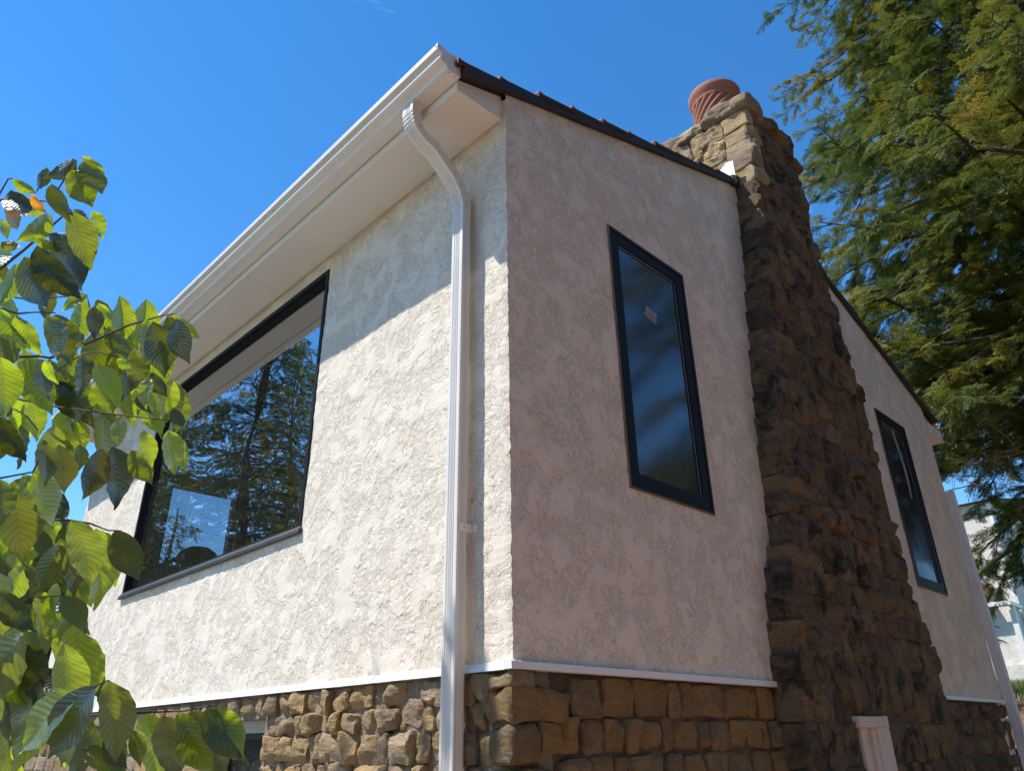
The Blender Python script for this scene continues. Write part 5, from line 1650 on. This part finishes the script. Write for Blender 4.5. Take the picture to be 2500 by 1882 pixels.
(-1.011,-1.922,1.963,-1.004,-1.908,1.775,0.73,-0.69,-0.03,0.48,0),
(-1.531,-1.69,1.727,-1.456,-1.646,1.607,0.81,0.17,0.56,0.48,0),
(-1.19,-2.124,2.62,-1.271,-2.022,2.463,0.08,0.85,0.51,0.48,0),
(-0.698,-1.977,2.115,-0.71,-1.88,1.95,-0.8,0.49,0.34,0.48,0),
(-1.076,-2.136,2.472,-1.193,-2.112,2.377,-0.52,0.42,0.74,0.48,0),
(-1.421,-2.04,2.483,-1.464,-2.046,2.353,-0.92,-0.24,0.31,0.48,0),
(-0.301,-1.794,2.477,-0.407,-1.75,2.401,0.07,0.9,0.43,0.48,0),
(-0.308,-2.114,3.137,-0.247,-2.066,2.983,-0.41,0.9,0.12,0.48,0),
(-1.026,-1.882,2.517,-1.155,-1.873,2.331,-0.82,-0.09,0.56,0.48,0),
(-0.984,-1.87,1.825,-0.94,-1.853,1.682,-0.59,0.8,-0.09,0.48,0),
(-0.341,-1.691,2.692,-0.358,-1.605,2.579,-0.93,-0.34,-0.12,0.6,4),
(-0.056,-1.874,2.91,-0.14,-1.838,2.762,-0.47,0.76,0.45,0.53,4),
(-0.779,-1.465,1.69,-0.808,-1.374,1.574,-0.86,-0.49,-0.16,0.56,4),
(0.041,-1.805,2.817,-0.01,-1.8,2.677,-0.63,0.74,0.25,0.62,4),
(-0.546,-1.77,2.223,-0.591,-1.698,2.106,-0.56,0.59,0.58,0.57,0),
(-0.422,-1.741,2.126,-0.476,-1.71,1.996,-0.56,0.73,0.4,0.57,4),
(0.177,-1.82,2.83,0.136,-1.77,2.685,-0.47,0.78,0.4,0.54,0),
(-0.307,-1.953,2.546,-0.305,-1.863,2.407,-0.91,-0.35,-0.23,0.62,0),
(-0.474,-1.607,1.932,-0.527,-1.536,1.821,-0.48,0.62,0.62,0.62,4),
(0.08,-1.729,2.61,0.03,-1.654,2.494,-0.47,0.64,0.62,0.53,4),
(-0.126,-1.851,2.755,-0.189,-1.795,2.581,-0.57,0.7,0.43,0.63,0),
(-0.589,-1.77,1.952,-0.57,-1.659,1.796,-0.87,-0.34,-0.35,0.56,4),
(0.056,-1.652,2.705,0.012,-1.586,2.526,-0.58,0.71,0.4,0.53,0),
(-0.06,-1.818,2.517,-0.081,-1.753,2.374,-0.69,0.62,0.38,0.54,0),
(-0.65,-1.696,2.207,-0.668,-1.646,2.07,-0.54,0.77,0.35,0.56,4),
(-0.199,-1.699,2.626,-0.219,-1.67,2.471,-0.51,0.83,0.22,0.62,4),
(-0.515,-1.926,2.584,-0.558,-1.905,2.447,-0.61,0.73,0.3,0.55,0),
(-0.475,-1.707,1.968,-0.558,-1.665,1.814,-0.53,0.7,0.48,0.58,4),
(-0.214,-1.697,2.647,-0.303,-1.636,2.498,-0.4,0.74,0.54,0.61,0),
(-0.21,-1.671,2.052,-0.206,-1.613,1.946,-0.66,0.67,0.34,0.56,4),
(-0.362,-1.86,2.237,-0.358,-1.759,2.089,-0.92,-0.32,-0.24,0.59,4),
(0.069,-1.573,2.65,0.04,-1.526,2.492,-0.44,0.83,0.33,0.54,0),
(-0.338,-1.85,2.312,-0.386,-1.839,2.19,-0.55,0.78,0.29,0.57,0),
(-0.592,-1.609,2.021,-0.579,-1.507,1.873,-0.89,-0.33,-0.3,0.55,4),
(-0.123,-1.732,2.983,-0.181,-1.704,2.827,-0.52,0.79,0.34,0.56,0),
(-0.489,-1.712,2.177,-0.502,-1.616,2.024,-0.54,0.69,0.48,0.62,4),
(-0.601,-1.774,2.111,-0.579,-1.687,1.928,-0.58,0.76,0.29,0.56,4),
(0.142,-1.731,2.657,0.096,-1.714,2.536,-0.52,0.8,0.31,0.54,4),
(-0.179,-1.838,2.395,-0.244,-1.772,2.229,-0.51,0.71,0.48,0.57,0),
(-0.385,-1.686,2.217,-0.418,-1.641,2.086,-0.65,0.65,0.39,0.56,0),
(-0.185,-1.708,2.823,-0.21,-1.684,2.658,-0.54,0.82,0.2,0.6,4),
(-0.083,-1.908,2.683,-0.052,-1.813,2.533,-0.94,-0.17,-0.3,0.55,0),
(-0.488,-1.667,2.306,-0.487,-1.545,2.163,-0.92,-0.3,-0.27,0.52,4),
(-0.024,-1.628,2.63,-0.006,-1.567,2.48,-0.94,-0.26,-0.22,0.54,0),
(-0.266,-1.811,2.215,-0.311,-1.763,2.107,-0.5,0.69,0.52,0.61,4),
(-0.468,-1.686,1.973,-0.491,-1.619,1.848,-0.54,0.7,0.47,0.61,4),
(-0.028,-1.783,2.775,-0.073,-1.744,2.623,-0.53,0.77,0.36,0.56,0),
(-0.045,-1.837,2.652,-0.068,-1.782,2.47,-0.59,0.75,0.3,0.53,0),
(-0.742,-1.489,1.726,-0.774,-1.401,1.557,-0.55,0.69,0.46,0.58,4),
(0.068,-1.817,2.771,-0.008,-1.802,2.619,-0.72,0.56,0.42,0.59,0),
(-0.535,-1.779,2.549,-0.579,-1.72,2.412,-0.58,0.66,0.47,0.57,0),
(-0.555,-1.645,2.181,-0.606,-1.555,2.008,-0.69,0.54,0.48,0.59,4),
(-0.345,-1.693,2.7,-0.31,-1.599,2.538,-0.96,-0.08,-0.25,0.57,4),
(-0.377,-1.906,2.334,-0.348,-1.817,2.216,-0.56,0.72,0.4,0.53,0),
(-0.468,-1.781,2.039,-0.464,-1.701,1.888,-0.57,0.73,0.37,0.58,4),
(-0.058,-1.55,2.684,-0.115,-1.531,2.565,-0.44,0.83,0.34,0.61,4),
(-0.178,-1.664,2.121,-0.22,-1.61,2.005,-0.5,0.7,0.51,0.55,4),
(-0.68,-1.77,2.081,-0.756,-1.736,1.938,-0.63,0.61,0.48,0.55,4),
(0.016,-1.751,2.519,0.018,-1.691,2.352,-0.51,0.81,0.28,0.63,4),
(-0.082,-1.847,2.479,-0.179,-1.793,2.322,-0.51,0.67,0.54,0.63,0),
(-0.535,-1.712,2.081,-0.485,-1.644,1.969,0.87,0.14,0.48,0.59,4),
(-0.151,-1.809,2.973,-0.215,-1.736,2.855,-0.4,0.67,0.63,0.61,0),
(-0.318,-1.894,2.63,-0.349,-1.821,2.513,-0.53,0.65,0.55,0.62,0),
(-0.588,-1.608,2.189,-0.584,-1.495,2.029,-0.92,-0.31,-0.24,0.63,4),
(-0.193,-1.779,2.87,-0.174,-1.676,2.719,-0.95,-0.19,-0.25,0.57,0),
(-0.366,-1.986,2.631,-0.422,-1.976,2.492,-0.65,0.7,0.31,0.55,4),
(-0.502,-1.837,2.206,-0.479,-1.725,2.056,-0.9,-0.27,-0.34,0.53,0),
(-0.174,-1.718,2.969,-0.253,-1.641,2.816,-0.38,0.73,0.57,0.57,0),
(-0.204,-1.96,2.744,-0.175,-1.861,2.612,-0.95,-0.11,-0.29,0.62,0),
(-0.274,-1.831,2.129,-0.319,-1.79,1.984,-0.54,0.75,0.38,0.53,0),
(0.071,-1.848,2.84,0.054,-1.732,2.721,-0.96,-0.25,-0.1,0.6,0),
(-0.249,-1.787,2.706,-0.255,-1.668,2.55,-0.97,-0.22,-0.13,0.55,0),
(-0.535,-1.743,2.051,-0.578,-1.686,1.902,-0.54,0.72,0.44,0.62,4),
(-0.08,-1.611,2.868,-0.139,-1.579,2.676,-0.68,0.66,0.32,0.61,0),
(-0.627,-1.852,2.332,-0.59,-1.741,2.154,-0.97,0.25,-0.04,0.56,0),
(-0.413,-1.581,1.818,-0.401,-1.483,1.687,-0.91,-0.29,-0.3,0.62,4),
(0.11,-1.728,2.889,0.065,-1.707,2.716,-0.76,0.6,0.27,0.53,0),
(-0.556,-1.725,2.238,-0.569,-1.61,2.109,-0.91,-0.35,-0.22,0.55,0),
(-0.512,-1.565,1.688,-0.479,-1.495,1.585,-0.95,-0.01,-0.31,0.57,4),
(-0.14,-1.738,2.988,-0.212,-1.718,2.863,-0.46,0.8,0.39,0.58,4),
(-0.068,-1.987,2.925,-0.111,-1.932,2.821,-0.45,0.7,0.55,0.58,4),
(-0.479,-1.596,2.041,-0.496,-1.511,1.935,-0.91,-0.38,-0.16,0.56,4),
(-0.075,-1.756,2.675,-0.09,-1.705,2.495,-0.56,0.78,0.27,0.55,4),
(-0.086,-2.056,2.746,-0.118,-2.002,2.575,-0.72,0.62,0.33,0.59,0),
(-0.442,-1.878,2.241,-0.415,-1.794,2.102,-0.73,0.64,0.25,0.56,0),
(0.193,-1.637,2.604,0.184,-1.587,2.466,-0.39,0.86,0.34,0.58,0),
(-0.502,-1.636,2.305,-0.621,-1.61,2.177,-0.47,0.66,0.58,0.62,0),
(-0.398,-1.739,1.87,-0.405,-1.648,1.721,-0.95,-0.3,-0.14,0.58,4),
(-0.116,-1.687,1.797,-0.273,-1.668,1.624,-0.37,0.83,0.43,0.57,4),
(-0.262,-1.75,1.688,-0.264,-1.674,1.509,-0.73,0.62,0.27,0.54,4),
(-0.111,-1.695,1.685,-0.222,-1.721,1.561,0.44,-0.87,-0.21,0.58,4),
(-0.083,-1.718,1.725,-0.152,-1.705,1.538,-0.56,0.79,0.26,0.59,4),
(0.101,-1.653,1.676,0.006,-1.656,1.546,0.38,-0.89,-0.26,0.53,4),
(0.049,-1.818,1.774,0.054,-1.729,1.63,-0.86,-0.42,-0.29,0.56,4),
(0.073,-1.709,1.894,-0.024,-1.603,1.686,-0.49,0.66,0.57,0.56,4),
(0.136,-1.825,1.831,0.149,-1.77,1.696,-0.61,0.75,0.25,0.63,4),
(-0.088,-1.818,1.754,-0.155,-1.83,1.61,-0.55,0.81,0.19,0.61,4),
(0.228,-1.854,1.841,0.046,-1.882,1.688,-0.41,0.85,0.33,0.56,4),
(0.079,-1.874,1.859,-0.013,-1.817,1.717,-0.55,0.59,0.59,0.62,4),
(0.281,-1.776,1.824,0.255,-1.707,1.666,-0.55,0.73,0.4,0.57,4),
(0.127,-1.873,1.832,0.078,-1.757,1.676,-0.87,-0.49,-0.09,0.6,4),
(-0.132,-1.727,1.831,-0.292,-1.713,1.656,-0.4,0.8,0.43,0.6,4),
(-0.064,-1.623,1.695,-0.112,-1.547,1.51,-0.52,0.74,0.44,0.52,4),
(0.159,-1.777,1.754,0.08,-1.8,1.616,0.5,-0.86,-0.14,0.6,4),
(-2.543,-2.783,7.481,-2.457,-2.844,7.311,0.54,-0.66,0.52,0.5,0),
(-2.499,-2.957,7.308,-2.573,-2.838,7.165,-0.85,-0.53,0,0.5,0),
(-2.511,-2.864,7.537,-2.569,-2.938,7.361,-0.21,-0.88,0.44,0.5,0),
(-2.22,-2.537,7.248,-2.207,-2.638,7.076,-0.18,-0.86,0.49,0.5,0),
(-2.449,-2.714,7.385,-2.376,-2.722,7.199,0.83,0.47,0.3,0.5,0),
(-2.102,-2.55,7.002,-2.239,-2.625,6.877,-0.38,-0.56,0.74,0.5,0),
(-2.291,-2.76,7.28,-2.343,-2.717,7.092,-0.76,-0.65,0.06,0.5,0),
(-2.956,-2.652,7.234,-2.919,-2.591,7.047,0.94,-0.32,0.08,0.5,0),
(-3.11,-2.678,7.295,-3.089,-2.739,7.106,0.2,-0.92,0.32,0.5,0),
(-2.982,-2.65,7.037,-2.901,-2.614,6.858,0.45,-0.89,0.02,0.5,0),
(-2.799,-2.726,7.408,-2.752,-2.804,7.23,0.19,-0.88,0.44,0.5,0),
(-3.363,-2.728,7.291,-3.435,-2.78,7.111,0.09,-0.97,0.24,0.5,0),
(-2.308,-2.572,7.226,-2.236,-2.565,7.039,0.65,0.71,0.28,0.5,0),
(-2.416,-2.728,7.417,-2.531,-2.835,7.293,-0.66,-0.15,0.74,0.5,0),
(-3.291,-2.832,7.901,-3.211,-2.844,7.718,0.92,-0.01,0.4,0.5,0),
(-2.485,-2.743,7.063,-2.493,-2.694,6.869,0.99,0.15,-0,0.5,0)]
TWIGS=[([(-0.174, -2.133, 2.911), (-0.063, -2.103, 2.915), (0.059, -2.073, 2.936), (0.189, -2.041, 2.968), (0.292, -2.023, 2.977)], 0.008), ([(-0.107, -2.217, 3.134), (0.003, -2.165, 3.104), (0.097, -2.129, 3.075), (0.208, -2.066, 3.031), (0.345, -2.052, 3.098)], 0.006), ([(-0.083, -2.173, 3.104), (0.027, -2.172, 3.112), (0.128, -2.171, 3.105), (0.205, -2.166, 3.059)], 0.004), ([(-0.252, -2.047, 2.669), (-0.151, -1.999, 2.684), (-0.057, -1.94, 2.672), (-0.007, -1.92, 2.653), (0.089, -1.876, 2.667), (0.198, -1.825, 2.688), (0.272, -1.799, 2.696), (0.346, -1.769, 2.696), (0.406, -1.748, 2.692), (0.45, -1.739, 2.678)], 0.007), ([(-0.208, -2.124, 2.849), (-0.102, -2.067, 2.806), (-0.016, -2.032, 2.765), (0.074, -2.004, 2.742), (0.168, -1.968, 2.713)], 0.006), ([(-0.177, -2.116, 2.882), (-0.089, -2.079, 2.842), (0.019, -2.022, 2.804), (0.197, -1.909, 2.785), (0.242, -1.903, 2.727)], 0.004), ([(-0.273, -2.028, 2.611), (-0.152, -1.935, 2.558), (-0.073, -1.902, 2.53), (0.005, -1.871, 2.503), (0.165, -1.748, 2.463), (0.279, -1.679, 2.434), (0.356, -1.652, 2.412)], 0.005), ([(0.069, -1.865, 2.647), (0.124, -1.857, 2.639), (0.184, -1.841, 2.627), (0.251, -1.805, 2.597)], 0.003), ([(-0.278, -2.023, 2.597), (-0.15, -1.915, 2.512), (-0.083, -1.886, 2.451)], 0.004), ([(-0.424, -1.919, 2.228), (-0.253, -1.826, 2.229), (-0.103, -1.739, 2.208), (-0.008, -1.707, 2.185), (0.077, -1.678, 2.153), (0.155, -1.668, 2.139)], 0.006), ([(-0.383, -1.957, 2.343), (-0.237, -1.911, 2.337), (-0.096, -1.867, 2.328), (0.033, -1.874, 2.376)], 0.005), ([(-0.506, -1.869, 2.033), (-0.381, -1.809, 2.014), (-0.278, -1.777, 2.004), (-0.185, -1.755, 1.994), (-0.076, -1.719, 1.987)], 0.005), ([(-0.585, -1.753, 1.745), (-0.393, -1.695, 1.801), (-0.257, -1.66, 1.805), (-0.135, -1.642, 1.814), (-0.04, -1.635, 1.802)], 0.005), ([(-0.224, -1.733, 1.788), (-0.059, -1.652, 1.74), (0.046, -1.655, 1.727), (0.17, -1.655, 1.738), (0.287, -1.661, 1.745)], 0.005), ([(-0.492, -1.745, 1.64), (-0.258, -1.598, 1.679), (-0.045, -1.451, 1.685), (0.087, -1.382, 1.687), (0.173, -1.363, 1.695), (0.24, -1.358, 1.693)], 0.005)]
TRUNK_XY=(-1.240,-2.264)
N_EXPL=108


def leaf_mesh(seed):
    """broad blade, unit length along +x, unit half width 1 across y (scaled later), folded along the midrib, drooping"""
    rng = random.Random(seed)
    nu, nv = 16, 8
    V, UV, F = [], [], []
    curl = rng.uniform(0.05, 0.22); fold = rng.uniform(0.05, 0.18); wav = rng.uniform(0.008, 0.022); ph = rng.uniform(0, 6); tw = rng.uniform(-0.25, 0.25); bend = rng.uniform(-0.06, 0.06)
    for i in range(nu + 1):
        t = i / nu
        w = (math.sin(math.pi * min(1, t ** 0.96)) ** 0.72) * (1 - 0.25 * t) * 1.08
        if t > 0.62: w *= 1 - ((t - 0.62) / 0.38) ** 1.4 * 0.74
        w = max(w, 0.012) if 0 < i < nu else 0.008
        for j in range(nv + 1):
            s = 2 * j / nv - 1
            x = t
            y = s * w * 0.5
            z = -curl * (t - 0.15) ** 2 * 1.2 + abs(s) * w * 0.5 * fold + wav * math.sin(t * 34 + ph) * abs(s) + wav * 1.4 * math.sin(t * 9 + s * 2 + ph)
            a = tw * (t - .3)
            y, z = y * math.cos(a) - z * math.sin(a), y * math.sin(a) + z * math.cos(a)
            V.append((x, y + bend * math.sin(math.pi * t), z))
            UV.append(((s + 1) / 2, t))
    for i in range(nu):
        for j in range(nv):
            a = i * (nv + 1) + j
            F.append((a, a + nv + 1, a + nv + 2, a + 1))
    me = bpy.data.meshes.new('leaf')
    me.from_pydata(V, [], F)
    uvl = me.uv_layers.new(name='UVMap')
    li = np.zeros(len(me.loops), dtype=np.int32); me.loops.foreach_get('vertex_index', li)
    uvl.data.foreach_set('uv', np.array(UV, dtype=np.float32)[li].ravel())
    me.polygons.foreach_set('use_smooth', [True] * len(me.polygons))
    me.update()
    return me

def broadleaf():
    bt = empty('broadleaf_tree', (TRUNK_XY[0], TRUNK_XY[1], 0))
    tag(bt, 'broadleaf tree with large hanging green leaves in the left foreground', 'tree')
    tx, ty = TRUNK_XY
    pts = [(tx, ty, 0), (tx + .03, ty - .02, 0.8), (tx - .02, ty, 1.6), (tx - .06, ty - .04, 2.6), (tx - .10, ty - .08, 3.8), (tx - 0.7, ty - .2, 5.0), (tx - 1.5, ty - .4, 6.4)]
    V, F = tube_arrays(pts, [0.075, 0.07, 0.062, 0.05, 0.038, 0.025, 0.008], 10)
    pydata('trunk', V, F, MAT['bark'], bt, smooth=True)
    def at_h(z):
        for a, b_ in zip(pts[:-1], pts[1:]):
            if a[2] <= z <= b_[2]:
                return Vector(a).lerp(Vector(b_), (z - a[2]) / (b_[2] - a[2]))
        return Vector(pts[-1])
    for P, r in TWIGS:
        p0 = Vector(P[0])
        start = at_h(max(0.6, p0.z - 0.45))
        path = [start, start.lerp(p0, 0.5) + Vector((0, 0, 0.06)), *[Vector(q) for q in P]]
        if len(P) == 5 and r == 0.005 and (Vector(P[0]) - start).length < 0.5: path = [Vector(q) for q in P]
        n = len(path)
        V, F = tube_arrays(path, [max(0.0016, r * 0.9 * (1 - i / (n + 0.3)) + 0.0008) for i in range(n)], 6)
        pydata('branch', V, F, MAT['twig'], bt, smooth=True)
    variants = [leaf_mesh(s) for s in range(10)]
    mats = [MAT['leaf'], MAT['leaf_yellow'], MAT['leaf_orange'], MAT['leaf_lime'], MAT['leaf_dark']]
    byv = {}
    inv = bt.matrix_world.inverted()
    for i, L in enumerate(LEAVES):
        b0, t0, n0 = Vector(L[0:3]), Vector(L[3:6]), Vector(L[6:9])
        a = t0 - b0
        ln = a.length
        a.normalize()
        n0 = (n0 - a * n0.dot(a)).normalized()
        s = n0.cross(a)
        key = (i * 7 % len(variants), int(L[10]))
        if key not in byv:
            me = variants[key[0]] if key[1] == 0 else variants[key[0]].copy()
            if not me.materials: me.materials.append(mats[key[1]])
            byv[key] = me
        o = bpy.data.objects.new('leaf', byv[key])
        COL.objects.link(o)
        o.parent = bt
        o.matrix_parent_inverse = inv
        m = Matrix((a * ln, s * ln * L[9] * 1.0, n0 * ln)).transposed().to_4x4()
        m.translation = b0
        o.matrix_basis = m
broadleaf()
